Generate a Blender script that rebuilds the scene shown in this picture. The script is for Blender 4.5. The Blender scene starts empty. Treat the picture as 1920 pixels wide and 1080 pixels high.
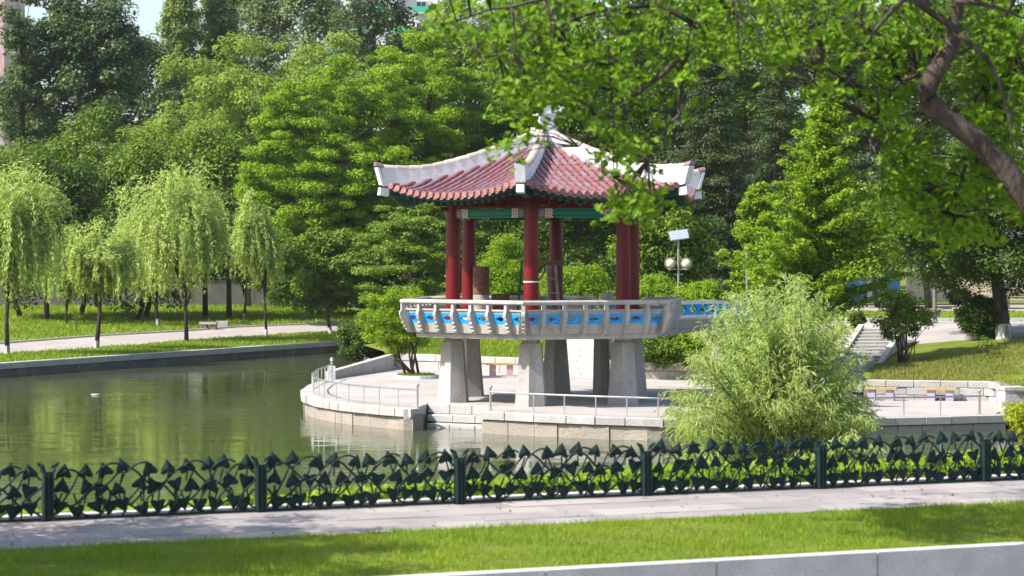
import bpy, math, random
import numpy as np
from mathutils import Vector, geometry

# ---------------------------------------------------------------- camera, light
HC = 5.3            # eye height over the water
F = 4364.0          # focal length in photo pixels (1920 wide)
sc = bpy.context.scene
COL = sc.collection
cd = bpy.data.cameras.new('camera')
cam = bpy.data.objects.new('camera', cd)
COL.objects.link(cam)
cam.location = (0, 0, HC)
cam.rotation_euler = (math.radians(90), 0, 0)
cd.sensor_width = 36
cd.lens = F * 36 / 1920
cd.shift_y = -60 / 1920
cd.clip_start = 0.5
cd.clip_end = 3000
cd.dof.use_dof = True
cd.dof.focus_distance = 76
cd.dof.aperture_fstop = 2.5
sc.camera = cam

SUN_EL = math.radians(46)
sun_h = Vector((-0.925, -0.38, 0)).normalized()
sdir = Vector((sun_h.x * math.cos(SUN_EL), sun_h.y * math.cos(SUN_EL), math.sin(SUN_EL)))
world = bpy.data.worlds.new('World')
sc.world = world
world.use_nodes = True
wn = world.node_tree
sky = wn.nodes.new('ShaderNodeTexSky')
sky.sky_type = 'NISHITA'
sky.sun_disc = False
sky.sun_elevation = SUN_EL
sky.sun_rotation = math.atan2(sun_h.x, sun_h.y)
sky.air_density = 1.1
sky.dust_density = 2.0
wn.nodes['Background'].inputs[1].default_value = 0.145
wn.links.new(sky.outputs[0], wn.nodes['Background'].inputs[0])
sl = bpy.data.lights.new('sun', 'SUN')
sl.energy = 5.0
sl.angle = math.radians(0.5)
sl.color = (1, 0.955, 0.88)
so = bpy.data.objects.new('sun', sl)
COL.objects.link(so)
so.rotation_euler = sdir.to_track_quat('Z', 'Y').to_euler()

sc.view_settings.view_transform = 'Standard'
sc.view_settings.look = 'None'
sc.view_settings.exposure = 0.84
cy = sc.cycles
cy.max_bounces = 7
cy.diffuse_bounces = 3
cy.glossy_bounces = 3
cy.transmission_bounces = 4
cy.volume_bounces = 0
cy.transparent_max_bounces = 4
cy.caustics_reflective = False
cy.caustics_refractive = False
cy.use_denoising = True
try:
    cy.denoiser = 'OPENIMAGEDENOISE'
    cy.denoising_input_passes = 'RGB_ALBEDO_NORMAL'
except Exception:
    pass
sc.render.film_transparent = False

# ---------------------------------------------------------------- helpers
RNG = np.random.default_rng(7)
PI = math.pi


def P(u, v, Y):
    return Vector(((u - 960) * Y / F, Y, HC - (v - 480) * Y / F))


def G(u, v, z):
    Y = (HC - z) * F / (v - 480)
    return Vector(((u - 960) * Y / F, Y, z))


def sm(a, b, x):
    t = min(1, max(0, (x - a) / (b - a)))
    return t * t * (3 - 2 * t)


MATS = {}


def nodemat(name):
    m = bpy.data.materials.new(name)
    m.use_nodes = True
    return m, m.node_tree, m.node_tree.nodes['Principled BSDF']


def mat(name, c1, c2=None, scale=4.0, rough=0.7, bump=0.0, bscale=None, spec=0.3, metal=0.0,
        c3=None, s3=30.0, amt3=0.5, var=None, stretch=(1, 1, 1), lo=0.35, hi=0.65):
    """noise-mixed colour c1/c2, optional second fine noise to c3, optional per-face variation colour."""
    m, nt, bs = nodemat(name)
    N, L = nt.nodes, nt.links
    tc = N.new('ShaderNodeTexCoord')
    mp = N.new('ShaderNodeMapping')
    mp.inputs['Scale'].default_value = stretch
    L.new(tc.outputs['Object'], mp.inputs[0])

    def mixc(fac, a, b):
        mx = N.new('ShaderNodeMix')
        mx.data_type = 'RGBA'
        if hasattr(fac, 'links'):
            L.new(fac, mx.inputs[0])
        else:
            mx.inputs[0].default_value = fac
        for i, q in ((6, a), (7, b)):
            if hasattr(q, 'links'):
                L.new(q, mx.inputs[i])
            else:
                mx.inputs[i].default_value = (*q, 1)
        return mx.outputs[2]

    def noise(s, lo, hi, det=5):
        n = N.new('ShaderNodeTexNoise')
        n.inputs['Scale'].default_value = s
        n.inputs['Detail'].default_value = det
        L.new(mp.outputs[0], n.inputs['Vector'])
        r = N.new('ShaderNodeMapRange')
        r.inputs[1].default_value = lo
        r.inputs[2].default_value = hi
        L.new(n.outputs[0], r.inputs[0])
        return r.outputs[0], n.outputs[0]
    col = c1
    if c2:
        f, _ = noise(scale, lo, hi)
        col = mixc(f, c1, c2)
    if c3:
        f, _ = noise(s3, 0.45, 0.7, 3)
        mu = N.new('ShaderNodeMath')
        mu.operation = 'MULTIPLY'
        mu.inputs[1].default_value = amt3
        L.new(f, mu.inputs[0])
        col = mixc(mu.outputs[0], col, c3)
    if var:
        at = N.new('ShaderNodeAttribute')
        at.attribute_name = 'var'
        col = mixc(at.outputs['Fac'], col, var)
    if hasattr(col, 'links'):
        L.new(col, bs.inputs['Base Color'])
    else:
        bs.inputs['Base Color'].default_value = (*col, 1)
    bs.inputs['Roughness'].default_value = rough
    bs.inputs['Specular IOR Level'].default_value = spec
    bs.inputs['Metallic'].default_value = metal
    if bump:
        _, h = noise(bscale or scale * 4, 0, 1)
        b = N.new('ShaderNodeBump')
        b.inputs['Strength'].default_value = bump
        b.inputs['Distance'].default_value = 0.03
        L.new(h, b.inputs['Height'])
        L.new(b.outputs[0], bs.inputs['Normal'])
    MATS[name] = m
    return m


def leafmat(name, c1, c2, trans=0.32, rough=0.55, spec=0.16):
    m, nt, bs = nodemat(name)
    N, L = nt.nodes, nt.links
    at = N.new('ShaderNodeAttribute')
    at.attribute_name = 'var'
    mx = N.new('ShaderNodeMix')
    mx.data_type = 'RGBA'
    mx.inputs[6].default_value = (*c1, 1)
    mx.inputs[7].default_value = (*c2, 1)
    L.new(at.outputs['Fac'], mx.inputs[0])
    L.new(mx.outputs[2], bs.inputs['Base Color'])
    bs.inputs['Roughness'].default_value = rough
    bs.inputs['Specular IOR Level'].default_value = spec
    tr = N.new('ShaderNodeBsdfTranslucent')
    g = N.new('ShaderNodeMix')
    g.data_type = 'RGBA'
    g.blend_type = 'MULTIPLY'
    g.inputs[0].default_value = 1
    g.inputs[7].default_value = (1.5, 1.45, 0.6, 1)
    L.new(mx.outputs[2], g.inputs[6])
    L.new(g.outputs[2], tr.inputs[0])
    ms = N.new('ShaderNodeMixShader')
    ms.inputs[0].default_value = trans
    L.new(bs.outputs[0], ms.inputs[1])
    L.new(tr.outputs[0], ms.inputs[2])
    L.new(ms.outputs[0], N['Material Output'].inputs['Surface'])
    MATS[name] = m
    return m


class MB:
    def __init__(s):
        s.v, s.f, s.m, s.a, s.mats = [], [], [], [], []

    def mi(s, m):
        if m not in s.mats:
            s.mats.append(m)
        return s.mats.index(m)

    def add(s, vs, fs, m, var=0.0):
        o = len(s.v)
        k = s.mi(m)
        s.v.extend([tuple(x) for x in vs])
        for f in fs:
            s.f.append([i + o for i in f])
            s.m.append(k)
            s.a.append(var)

    def box(s, c, size, m, rz=0.0, var=0.0, taper=1.0, M=None):
        x, y, z = size[0] / 2, size[1] / 2, size[2] / 2
        vs = []
        ca, sa = math.cos(rz), math.sin(rz)
        for dz in (-1, 1):
            t = taper if dz > 0 else 1
            for dx, dy in ((-1, -1), (1, -1), (1, 1), (-1, 1)):
                px, py = dx * x * t, dy * y * t
                q = Vector((px * ca - py * sa, px * sa + py * ca, dz * z))
                if M:
                    q = M @ q
                vs.append(q + Vector(c))
        s.add(vs, [(3, 2, 1, 0), (4, 5, 6, 7), (0, 1, 5, 4), (1, 2, 6, 5), (2, 3, 7, 6), (3, 0, 4, 7)], m, var)

    def bar(s, a, b, w, h, m, var=0.0, up=Vector((0, 0, 1))):
        a, b = Vector(a), Vector(b)
        d = (b - a).normalized()
        sd = d.cross(up)
        if sd.length < 1e-4:
            sd = Vector((1, 0, 0))
        sd.normalize()
        u = sd.cross(d)
        vs = []
        for p in (a, b):
            for i, j in ((-1, -1), (1, -1), (1, 1), (-1, 1)):
                vs.append(p + sd * (i * w / 2) + u * (j * h / 2))
        s.add(vs, [(3, 2, 1, 0), (4, 5, 6, 7), (0, 1, 5, 4), (1, 2, 6, 5), (2, 3, 7, 6), (3, 0, 4, 7)], m, var)

    def tube(s, pts, rad, m, n=6, caps=True, closed=False, var=0.0):
        pts = [Vector(p) for p in pts]
        if not hasattr(rad, '__len__'):
            rad = [rad] * len(pts)
        vs, K = [], len(pts)
        ref = Vector((0.13, 0.31, 1)).normalized()
        for i, p in enumerate(pts):
            if closed:
                d = pts[(i + 1) % K] - pts[i - 1]
            else:
                d = pts[min(i + 1, K - 1)] - pts[max(i - 1, 0)]
            d.normalize()
            a = d.cross(ref)
            if a.length < 0.05:
                a = d.cross(Vector((1, 0, 0)))
            a.normalize()
            b = d.cross(a)
            for k in range(n):
                t = 2 * PI * k / n
                vs.append(p + (a * math.cos(t) + b * math.sin(t)) * rad[i])
        fs = []
        for i in range(K if closed else K - 1):
            i2 = (i + 1) % K
            for k in range(n):
                k2 = (k + 1) % n
                fs.append((i * n + k, i * n + k2, i2 * n + k2, i2 * n + k))
        if caps and not closed:
            fs.append(tuple(range(n - 1, -1, -1)))
            fs.append(tuple((K - 1) * n + k for k in range(n)))
        s.add(vs, fs, m, var)

    def lathe(s, prof, m, c=(0, 0, 0), n=16, rot=0.0, var=0.0, caps=True):
        vs, fs = [], []
        for r, z in prof:
            for k in range(n):
                t = rot + 2 * PI * k / n
                vs.append((c[0] + r * math.cos(t), c[1] + r * math.sin(t), c[2] + z))
        for i in range(len(prof) - 1):
            for k in range(n):
                k2 = (k + 1) % n
                fs.append((i * n + k, i * n + k2, (i + 1) * n + k2, (i + 1) * n + k))
        if caps:
            fs.append(tuple(range(n - 1, -1, -1)))
            fs.append(tuple((len(prof) - 1) * n + k for k in range(n)))
        s.add(vs, fs, m, var)

    def prism(s, poly, h, m, var=0.0):
        """poly: list of Vectors (planar), extruded by vector h."""
        n = len(poly)
        h = Vector(h)
        vs = [Vector(p) for p in poly] + [Vector(p) + h for p in poly]
        fs = [tuple(range(n - 1, -1, -1)), tuple(range(n, 2 * n))]
        for i in range(n):
            j = (i + 1) % n
            fs.append((i, j, n + j, n + i))
        s.add(vs, fs, m, var)

    def build(s, name, parent=None, smooth=False, sharp=True):
        me = bpy.data.meshes.new(name)
        me.from_pydata(s.v, [], s.f)
        for m in s.mats:
            me.materials.append(m)
        me.polygons.foreach_set('material_index', s.m)
        at = me.attributes.new('var', 'FLOAT', 'FACE')
        at.data.foreach_set('value', s.a)
        if smooth:
            me.polygons.foreach_set('use_smooth', [True] * len(s.f))
            if sharp:
                try:
                    me.set_sharp_from_angle(angle=math.radians(40))
                except Exception:
                    pass
        me.update()
        o = bpy.data.objects.new(name, me)
        COL.objects.link(o)
        if parent:
            o.parent = parent
        return o


def rawmesh(name, V, faces_n, mtl, parent=None, var=None):
    """V: (nf, k, 3) array, every face its own k vertices."""
    nf, k = V.shape[0], V.shape[1]
    me = bpy.data.meshes.new(name)
    me.vertices.add(nf * k)
    me.vertices.foreach_set('co', V.reshape(-1).astype(np.float32))
    me.loops.add(nf * k)
    me.loops.foreach_set('vertex_index', np.arange(nf * k, dtype=np.int32))
    me.polygons.add(nf)
    me.polygons.foreach_set('loop_start', np.arange(0, nf * k, k, dtype=np.int32))
    me.materials.append(mtl)
    if var is not None:
        at = me.attributes.new('var', 'FLOAT', 'FACE')
        at.data.foreach_set('value', np.clip(var, 0, 1).astype(np.float32))
    me.update(calc_edges=True)
    o = bpy.data.objects.new(name, me)
    COL.objects.link(o)
    if parent:
        o.parent = parent
    return o


def unit(a):
    return a / np.maximum(np.linalg.norm(a, axis=-1, keepdims=True), 1e-9)


def leaves(name, C, Nn, D, Lh, W, mtl, parent, var, fold=0.25, six=False):
    """leaf blades at C, normal about Nn, pointing along D."""
    Nn = unit(Nn)
    D = unit(D - Nn * np.sum(D * Nn, axis=1, keepdims=True))
    S = np.cross(Nn, D)
    hl, hw = (Lh * 0.5)[:, None], (W * 0.5)[:, None]
    n = len(C)
    up = Nn * hw * fold
    if not six:
        V = np.empty((n, 4, 3))
        V[:, 0] = C - D * hl
        V[:, 1] = C + S * hw + up - D * hl * 0.15
        V[:, 2] = C + D * hl
        V[:, 3] = C - S * hw + up - D * hl * 0.15
        return rawmesh(name, V, 4, mtl, parent, var)
    V = np.empty((n, 2, 4, 3))
    b, t = C - D * hl, C + D * hl - Nn * hl * 0.25
    for i, sg in enumerate((1, -1)):
        V[:, i, 0] = b
        V[:, i, 1] = C + S * hw * sg * 0.95 + up - D * hl * 0.45
        V[:, i, 2] = C + S * hw * sg * 0.8 + up + D * hl * 0.3
        V[:, i, 3] = t
    return rawmesh(name, V.reshape(n * 2, 4, 3), 4, mtl, parent, np.repeat(var, 2))


def tag(o, label=None, cat=None, group=None, kind=None):
    if label:
        o['label'] = label
    if cat:
        o['category'] = cat
    if group:
        o['group'] = group
    if kind:
        o['kind'] = kind
    return o


def thing(name, loc, label, cat, group=None, rz=0.0):
    o = bpy.data.objects.new(name, None)
    o.empty_display_size = 0.3
    o.location = loc
    o.rotation_euler = (0, 0, rz)
    COL.objects.link(o)
    return tag(o, label, cat, group)


def dup(root, loc, label, rz=None):
    r = root.copy()
    COL.objects.link(r)
    r.location = loc
    if rz is not None:
        r.rotation_euler = (0, 0, rz)
    r['label'] = label
    for ch in list(root.children):
        c = ch.copy()
        COL.objects.link(c)
        c.parent = r
        for g in list(ch.children):
            d = g.copy()
            COL.objects.link(d)
            d.parent = c
    return r


# ---------------------------------------------------------------- materials
leafmat('leaf_dark', (0.042, 0.088, 0.012), (0.105, 0.165, 0.025), 0.28)
leafmat('leaf_blue', (0.060, 0.100, 0.040), (0.125, 0.18, 0.068), 0.25, 0.45, 0.3)
leafmat('leaf_mid', (0.080, 0.150, 0.014), (0.18, 0.26, 0.032), 0.24)
leafmat('leaf_bright', (0.120, 0.235, 0.010), (0.25, 0.37, 0.022), 0.26)
leafmat('leaf_light', (0.170, 0.255, 0.045), (0.28, 0.37, 0.08), 0.36)
leafmat('leaf_willow', (0.26, 0.345, 0.085), (0.44, 0.53, 0.18), 0.38)
leafmat('leaf_pale', (0.26, 0.36, 0.10), (0.45, 0.54, 0.21), 0.36, 0.4, 0.3)
leafmat('leaf_conifer', (0.044, 0.070, 0.024), (0.10, 0.135, 0.05), 0.15)
leafmat('leaf_poplar', (0.14, 0.19, 0.08), (0.24, 0.30, 0.14), 0.3)
leafmat('leaf_larch', (0.15, 0.22, 0.06), (0.23, 0.30, 0.085), 0.32)
leafmat('leaf_ginkgo', (0.13, 0.235, 0.012), (0.26, 0.37, 0.028), 0.4)
leafmat('leaf_near', (0.060, 0.135, 0.010), (0.215, 0.36, 0.026), 0.45)
leafmat('leaf_yellow', (0.24, 0.29, 0.02), (0.34, 0.37, 0.03), 0.4)
leafmat('leaf_rusty', (0.05, 0.035, 0.025), (0.07, 0.06, 0.03), 0.2)
leafmat('grass_blade', (0.13, 0.215, 0.014), (0.26, 0.34, 0.036), 0.33)
leafmat('grass_dry', (0.12, 0.17, 0.016), (0.29, 0.25, 0.085), 0.3)
mat('bark_dark', (0.045, 0.035, 0.030), (0.10, 0.08, 0.07), 6, 0.9, 0.8, 20, 0.1, stretch=(1, 1, 0.35))
mat('bark_brown', (0.060, 0.044, 0.037), (0.125, 0.095, 0.082), 7, 0.9, 1.0, 22, 0.1, stretch=(1, 1, 0.4), c3=(0.04, 0.03, 0.028), s3=9)
mat('bark_grey', (0.11, 0.10, 0.085), (0.20, 0.18, 0.15), 6, 0.9, 0.6, 20, 0.1)
mat('limewash', (0.56, 0.56, 0.54), (0.22, 0.20, 0.18), 5, 0.9, stretch=(2, 2, .35), lo=.42, hi=.62)
mat('ground_grass', (0.095, 0.14, 0.016), (0.16, 0.19, 0.03), 0.5, 0.95, 0.6, 6, 0.05, c3=(0.13, 0.12, 0.05), s3=1.3, amt3=0.5)
mat('soil', (0.10, 0.075, 0.05), (0.16, 0.12, 0.08), 2, 0.95, 0.5, 9, 0.05)
mat('concrete', (0.37, 0.35, 0.32), (0.30, 0.285, 0.265), 1.6, 0.85, 0.25, 14, 0.2, c3=(0.24, 0.22, 0.2), s3=7, amt3=0.35)
mat('fresh_concrete', (0.46, 0.435, 0.41), (0.39, 0.365, 0.34), 1.3, 0.85, 0.2, 16, 0.2, c3=(0.27, 0.245, 0.22), s3=3.5, amt3=0.55, stretch=(1, 1, 0.5))
mat('pier_granite', (0.43, 0.41, 0.39), (0.31, 0.29, 0.27), 1.6, 0.8, 0.3, 45, 0.2, c3=(0.2, 0.185, 0.17), s3=30, amt3=0.6, stretch=(1, 1, 0.3))
mat('terrace_concrete', (0.39, 0.355, 0.335), (0.31, 0.285, 0.265), 0.55, 0.9, 0.15, 9, 0.15, c3=(0.33, 0.29, 0.25), s3=2.4, amt3=0.35)
mat('granite_white', (0.46, 0.45, 0.435), (0.34, 0.33, 0.315), 2.2, 0.85, 0.6, 18, 0.2, c3=(0.27, 0.25, 0.23), s3=30, amt3=0.4, var=(0.35, 0.33, 0.31))
mat('granite_tan', (0.40, 0.35, 0.285), (0.29, 0.25, 0.205), 2.0, 0.9, 0.8, 14, 0.2, c3=(0.2, 0.17, 0.14), s3=16, amt3=0.4, var=(0.28, 0.25, 0.22))
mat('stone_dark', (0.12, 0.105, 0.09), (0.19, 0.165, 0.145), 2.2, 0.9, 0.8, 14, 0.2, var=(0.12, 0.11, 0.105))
mat('mortar', (0.24, 0.22, 0.19), (0.18, 0.16, 0.14), 3, 0.95)
mat('wall_grey', (0.22, 0.205, 0.19), (0.17, 0.155, 0.145), 0.5, 0.9, 0.2, 6, 0.1, c3=(0.12, 0.11, 0.1), s3=1.6, amt3=0.4)
mat('path_pavers', (0.36, 0.32, 0.30), (0.29, 0.26, 0.24), 0.8, 0.9, 0.2, 9, 0.1, c3=(0.27, 0.235, 0.21), s3=4, amt3=0.35)
mat('sidewalk', (0.285, 0.26, 0.255), (0.215, 0.195, 0.195), 1.1, 0.9, 0.2, 20, 0.15, c3=(0.25, 0.225, 0.21), s3=6, amt3=0.35, var=(0.35, 0.315, 0.30))
mat('kerb_granite', (0.62, 0.57, 0.55), (0.50, 0.46, 0.445), 2.5, 0.8, 0.3, 40, 0.2, c3=(0.24, 0.23, 0.22), s3=60, amt3=0.5)
mat('asphalt', (0.15, 0.145, 0.14), (0.18, 0.175, 0.17), 3, 0.9, 0.3, 60, 0.2)
mat('col_red', (0.17, 0.004, 0.008), (0.12, 0.004, 0.007), 1.3, 0.38, 0.05, 9, 0.3, c3=(0.07, 0.006, 0.008), s3=5, amt3=0.45, stretch=(1, 1, 0.4))
mat('bracket_red', (0.17, 0.008, 0.008), (0.09, 0.008, 0.008), 3, 0.5)
mat('teal', (0.01, 0.25, 0.17), (0.01, 0.20, 0.14), 3, 0.5)
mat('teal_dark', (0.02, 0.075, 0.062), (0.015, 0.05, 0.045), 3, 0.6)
mat('teal_line', (0.008, 0.05, 0.042))
mat('orange', (0.62, 0.16, 0.05))
mat('pink', (0.65, 0.16, 0.22))
mat('paint_white', (0.78, 0.78, 0.76))
mat('paint_blue', (0.03, 0.19, 0.55))
mat('sky_blue', (0.012, 0.36, 0.88), (0.015, 0.31, 0.76), 4, 0.5)
mat('plaster_white', (0.77, 0.79, 0.83), (0.65, 0.66, 0.68), 1.6, 0.8, 0.15, 12, 0.2, c3=(0.45, 0.43, 0.4), s3=7, amt3=0.25)
mat('cap_tile', (0.60, 0.54, 0.46), (0.48, 0.42, 0.35), 4, 0.7, 0.3, 18, 0.25, c3=(0.3, 0.24, 0.19), s3=9, amt3=0.4, var=(0.36, 0.29, 0.24))
mat('roof_tile', (0.25, 0.075, 0.072), (0.18, 0.060, 0.062), 3, 0.33, 0.15, 20, 0.5, c3=(0.17, 0.10, 0.11), s3=6, amt3=0.6, var=(0.20, 0.13, 0.155))
mat('roof_pan', (0.20, 0.062, 0.060), (0.15, 0.052, 0.054), 3, 0.45, 0.15, 20, 0.4, c3=(0.12, 0.07, 0.075), s3=6, amt3=0.5, var=(0.34, 0.155, 0.15))
mat('tile_end', (0.40, 0.19, 0.18), (0.28, 0.11, 0.105), 9, 0.6, var=(0.28, 0.14, 0.12))
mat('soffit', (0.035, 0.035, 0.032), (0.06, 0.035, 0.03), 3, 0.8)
mat('rust', (0.16, 0.065, 0.045), (0.09, 0.045, 0.035), 3, 0.75, 0.3, 16, 0.2, c3=(0.25, 0.13, 0.09), s3=7, amt3=0.6)
mat('drum_grey', (0.36, 0.33, 0.29), (0.26, 0.23, 0.2), 3, 0.75, 0.1, 10, 0.2, c3=(0.17, 0.12, 0.09), s3=9, amt3=0.5)
mat('wood', (0.20, 0.145, 0.105), (0.13, 0.095, 0.07), 4, 0.85, 0.3, 20, 0.1, stretch=(1, 1, 0.3))
mat('wood_grey', (0.26, 0.24, 0.22), (0.17, 0.155, 0.14), 4, 0.85)
mat('green_pole', (0.01, 0.10, 0.06))
mat('steel', (0.60, 0.60, 0.60), (0.48, 0.48, 0.48), 3, 0.28, metal=0.85)
mat('steel_matt', (0.33, 0.33, 0.32), (0.26, 0.26, 0.25), 3, 0.5, metal=0.5)
mat('globe', (0.72, 0.64, 0.42), (0.66, 0.57, 0.36), 3, 0.3)
mat('solar_cell', (0.22, 0.27, 0.38), (0.30, 0.34, 0.44), 9, 0.18, spec=0.9)
mat('bench_yellow', (0.45, 0.33, 0.13), (0.36, 0.26, 0.10), 5, 0.7)
mat('bench_pink', (0.56, 0.36, 0.38), (0.48, 0.3, 0.33), 4, 0.8)
mat('bench_lilac', (0.40, 0.35, 0.42), (0.34, 0.29, 0.36), 4, 0.8)
mat('fence_iron', (0.006, 0.020, 0.020), (0.010, 0.032, 0.030), 9, 0.6, 0.1, 30, 0.25)
mat('facade_pink', (0.56, 0.36, 0.40), (0.50, 0.33, 0.37), 0.1, 0.9)
mat('facade_white', (0.62, 0.62, 0.62), (0.55, 0.55, 0.56), 0.1, 0.9)
mat('balcony_green', (0.06, 0.42, 0.28), (0.05, 0.36, 0.25), 0.2, 0.8)
mat('window_glass', (0.03, 0.04, 0.05), rough=0.1, spec=0.6)
mat('wall_beige', (0.56, 0.47, 0.35), (0.5, 0.41, 0.31), 0.6, 0.9)
mat('hoarding_blue', (0.10, 0.32, 0.52), (0.08, 0.26, 0.44), 0.6, 0.6)
mt = MATS


def water_mat():
    m, nt, bs = nodemat('pond_water')
    N, L = nt.nodes, nt.links
    bs.inputs['Base Color'].default_value = (0.060, 0.074, 0.028, 1)
    bs.inputs['Roughness'].default_value = 0.03
    bs.inputs['IOR'].default_value = 1.33
    tc = N.new('ShaderNodeTexCoord')

    def nz(sx, sy, det=3):
        mp = N.new('ShaderNodeMapping')
        mp.inputs['Scale'].default_value = (sx, sy, 1)
        L.new(tc.outputs['Object'], mp.inputs[0])
        n = N.new('ShaderNodeTexNoise')
        n.inputs['Scale'].default_value = 1
        n.inputs['Detail'].default_value = det
        L.new(mp.outputs[0], n.inputs['Vector'])
        return n.outputs[0]
    a, b, patch = nz(1.6, 2.6, 4), nz(0.5, 0.75, 2), nz(0.12, 0.07, 3)
    r = N.new('ShaderNodeMapRange')
    r.inputs[1].default_value, r.inputs[2].default_value = 0.42, 0.66
    r.inputs[3].default_value, r.inputs[4].default_value = 0.2, 2.4
    L.new(patch, r.inputs[0])
    mu = N.new('ShaderNodeMath')
    mu.operation = 'MULTIPLY'
    L.new(a, mu.inputs[0])
    L.new(r.outputs[0], mu.inputs[1])
    ad = N.new('ShaderNodeMath')
    L.new(mu.outputs[0], ad.inputs[0])
    L.new(b, ad.inputs[1])
    bp = N.new('ShaderNodeBump')
    bp.inputs['Strength'].default_value = 0.6
    bp.inputs['Distance'].default_value = 0.026
    L.new(ad.outputs[0], bp.inputs['Height'])
    L.new(bp.outputs[0], bs.inputs['Normal'])
    MATS['water'] = m


water_mat()

# ---------------------------------------------------------------- terrain
W_BANK = [Vector((-45, 54, 0)), G(0, 708, 0), G(320, 684, 0), G(640, 660, 0)]
W_BANK[0] = W_BANK[1] + (W_BANK[1] - W_BANK[2]).normalized() * 45
ZT = 0.64


def tz(x):
    """terrace floor: falls gently towards the right."""
    return ZT - 0.18 * sm(2.5, 12, x)


def GT(u, v):
    q = G(u, v, ZT)
    for _ in range(8):
        q = G(u, v, tz(q.x))
    return q


def warp(b, ox):
    b.v = [(x, y, z + (tz(x + ox) - ZT if z > 0.1 else 0)) for x, y, z in b.v]


BACK = [GT(u, v) for u, v in ((740, 692), (800, 694), (890, 698), (1052, 704), (1140, 709), (1290, 712), (1400, 718),
                                 (1535, 725), (1625, 748), (1740, 750), (1865, 752), (1885, 772))]
BXY = np.array([(p.x, p.y) for p in BACK] + [(60, 69.5)])


def seg_dist(x, y, poly):
    best = 1e9
    for i in range(len(poly) - 1):
        ax, ay = poly[i]
        bx, by = poly[i + 1]
        dx, dy = bx - ax, by - ay
        t = max(0, min(1, ((x - ax) * dx + (y - ay) * dy) / (dx * dx + dy * dy)))
        best = min(best, math.hypot(x - ax - t * dx, y - ay - t * dy))
    return best


def gz(x, y):
    zl = 0.6 + 0.8 * sm(118, 178, y)
    d = seg_dist(x, y, BXY)
    zr = 1.24 + (tz(x) - ZT) * (1 - sm(0, 10, d)) + min(1.26, 0.115 * max(0, d - 0.4))
    p = sm(-9.5, -4.5, x)
    return zl + (zr - zl) * p


def Gz(u, v):
    z = 1.0
    for _ in range(12):
        q = G(u, v, z)
        z = 0.5 * z + 0.5 * gz(q.x, q.y)
    q = G(u, v, z)
    return Vector((q.x, q.y, gz(q.x, q.y)))


def pip(px, py, poly):
    inside = np.zeros(len(px), bool)
    n = len(poly)
    j = n - 1
    for i in range(n):
        xi, yi, xj, yj = poly[i][0], poly[i][1], poly[j][0], poly[j][1]
        if yi != yj:
            c = ((yi > py) != (yj > py)) & (px < (xj - xi) * (py - yi) / (yj - yi) + xi)
            inside ^= c
        j = i
    return inside


def sheet(name, poly, zf, m, step, kind='structure', extra=None, parent=None):
    poly = [(p[0], p[1]) for p in poly]
    xs, ys = [p[0] for p in poly], [p[1] for p in poly]
    gx, gy = np.meshgrid(np.arange(min(xs), max(xs), step), np.arange(min(ys), max(ys), step))
    pts = np.stack([gx.ravel(), gy.ravel()], 1)
    if extra is not None:
        pts = np.concatenate([pts, extra])
    pts = pts[pip(pts[:, 0], pts[:, 1], poly)]
    pl = poly + [poly[0]]
    if len(pts) < 9000:
        pts = np.array([p for p in pts if seg_dist(p[0], p[1], pl) > step * 0.25]).reshape(-1, 2)
    v = [Vector(p) for p in poly] + [Vector((float(p[0]), float(p[1]))) for p in pts]
    n = len(poly)
    e = [(i, (i + 1) % n) for i in range(n)]
    r = geometry.delaunay_2d_cdt(v, e, [list(range(n))], 1, 1e-5)
    b = MB()
    b.add([(p.x, p.y, zf(p.x, p.y)) for p in r[0]], r[2], m)
    o = b.build(name, parent, True, False)
    if kind:
        o['kind'] = kind
    return o


S1A, S1B = BACK[3], BACK[4] + Vector((-.2, 0, 0))
S2A, S2B = GT(1545, 735), GT(1618, 735)
D1, D2 = Vector((.05, 1, 0)).normalized() * 3.6, Vector((.33, 1, 0)).normalized() * 8.5
xy = lambda *q: [(p.x, p.y) for p in q]
LAND = [(-300, W_BANK[0].y), (W_BANK[0].x, W_BANK[0].y)] + [(p.x, p.y) for p in W_BANK[1:]] + \
       [(-8.3, 126), (-7.5, 110), (-6.4, 101)] + xy(BACK[0], BACK[1], BACK[2], S1A, S1A + D1, S1B + D1, S1B) + xy(*BACK[4:8]) + xy(S2A, S2A + D2, S2B + D2, S2B) + xy(*BACK[8:]) + \
       [(20, 69.5), (300, 69.5), (300, 520), (-300, 520)]
ex = np.stack(np.meshgrid(np.arange(-46, 44, 1.6), np.arange(66, 190, 1.6)), -1).reshape(-1, 2)
sheet('ground', LAND, gz, mt['ground_grass'], 25, extra=ex)
b = MB()
b.add([(-400, -200, -2.0), (400, -200, -2.0), (400, 520, -2.0), (-400, 520, -2.0)], [(0, 1, 2, 3)], mt['soil'])
tag(b.build('pond_bed'), kind='structure')
b = MB()
b.add([(-120, 36, 0), (120, 36, 0), (120, 160, 0), (-120, 160, 0)], [(0, 1, 2, 3)], mt['water'])
tag(b.build('water'), kind='structure')

# terrace floor
TL = [G(u, v, ZT) for u, v in ((612, 712), (583, 722), (569, 732), (571, 740), (592, 748), (640, 756), (700, 762), (775, 768))]
TR = [GT(u, v) for u, v in ((905, 772), (1000, 777), (1120, 782), (1240, 786), (1400, 788), (1640, 784), (1780, 781), (1885, 778))]
NOTCH = [G(803, 757, ZT), G(903, 761, ZT)]
terr = TL + NOTCH + TR
TERR = [(p.x, p.y) for p in terr] + [(p.x + 0.1, p.y + 0.3) for p in reversed(BACK)] + [(G(622, 710, ZT).x, G(622, 710, ZT).y)]
sheet('terrace', TERR, lambda x, y: tz(x), mt['terrace_concrete'], 3)


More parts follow.
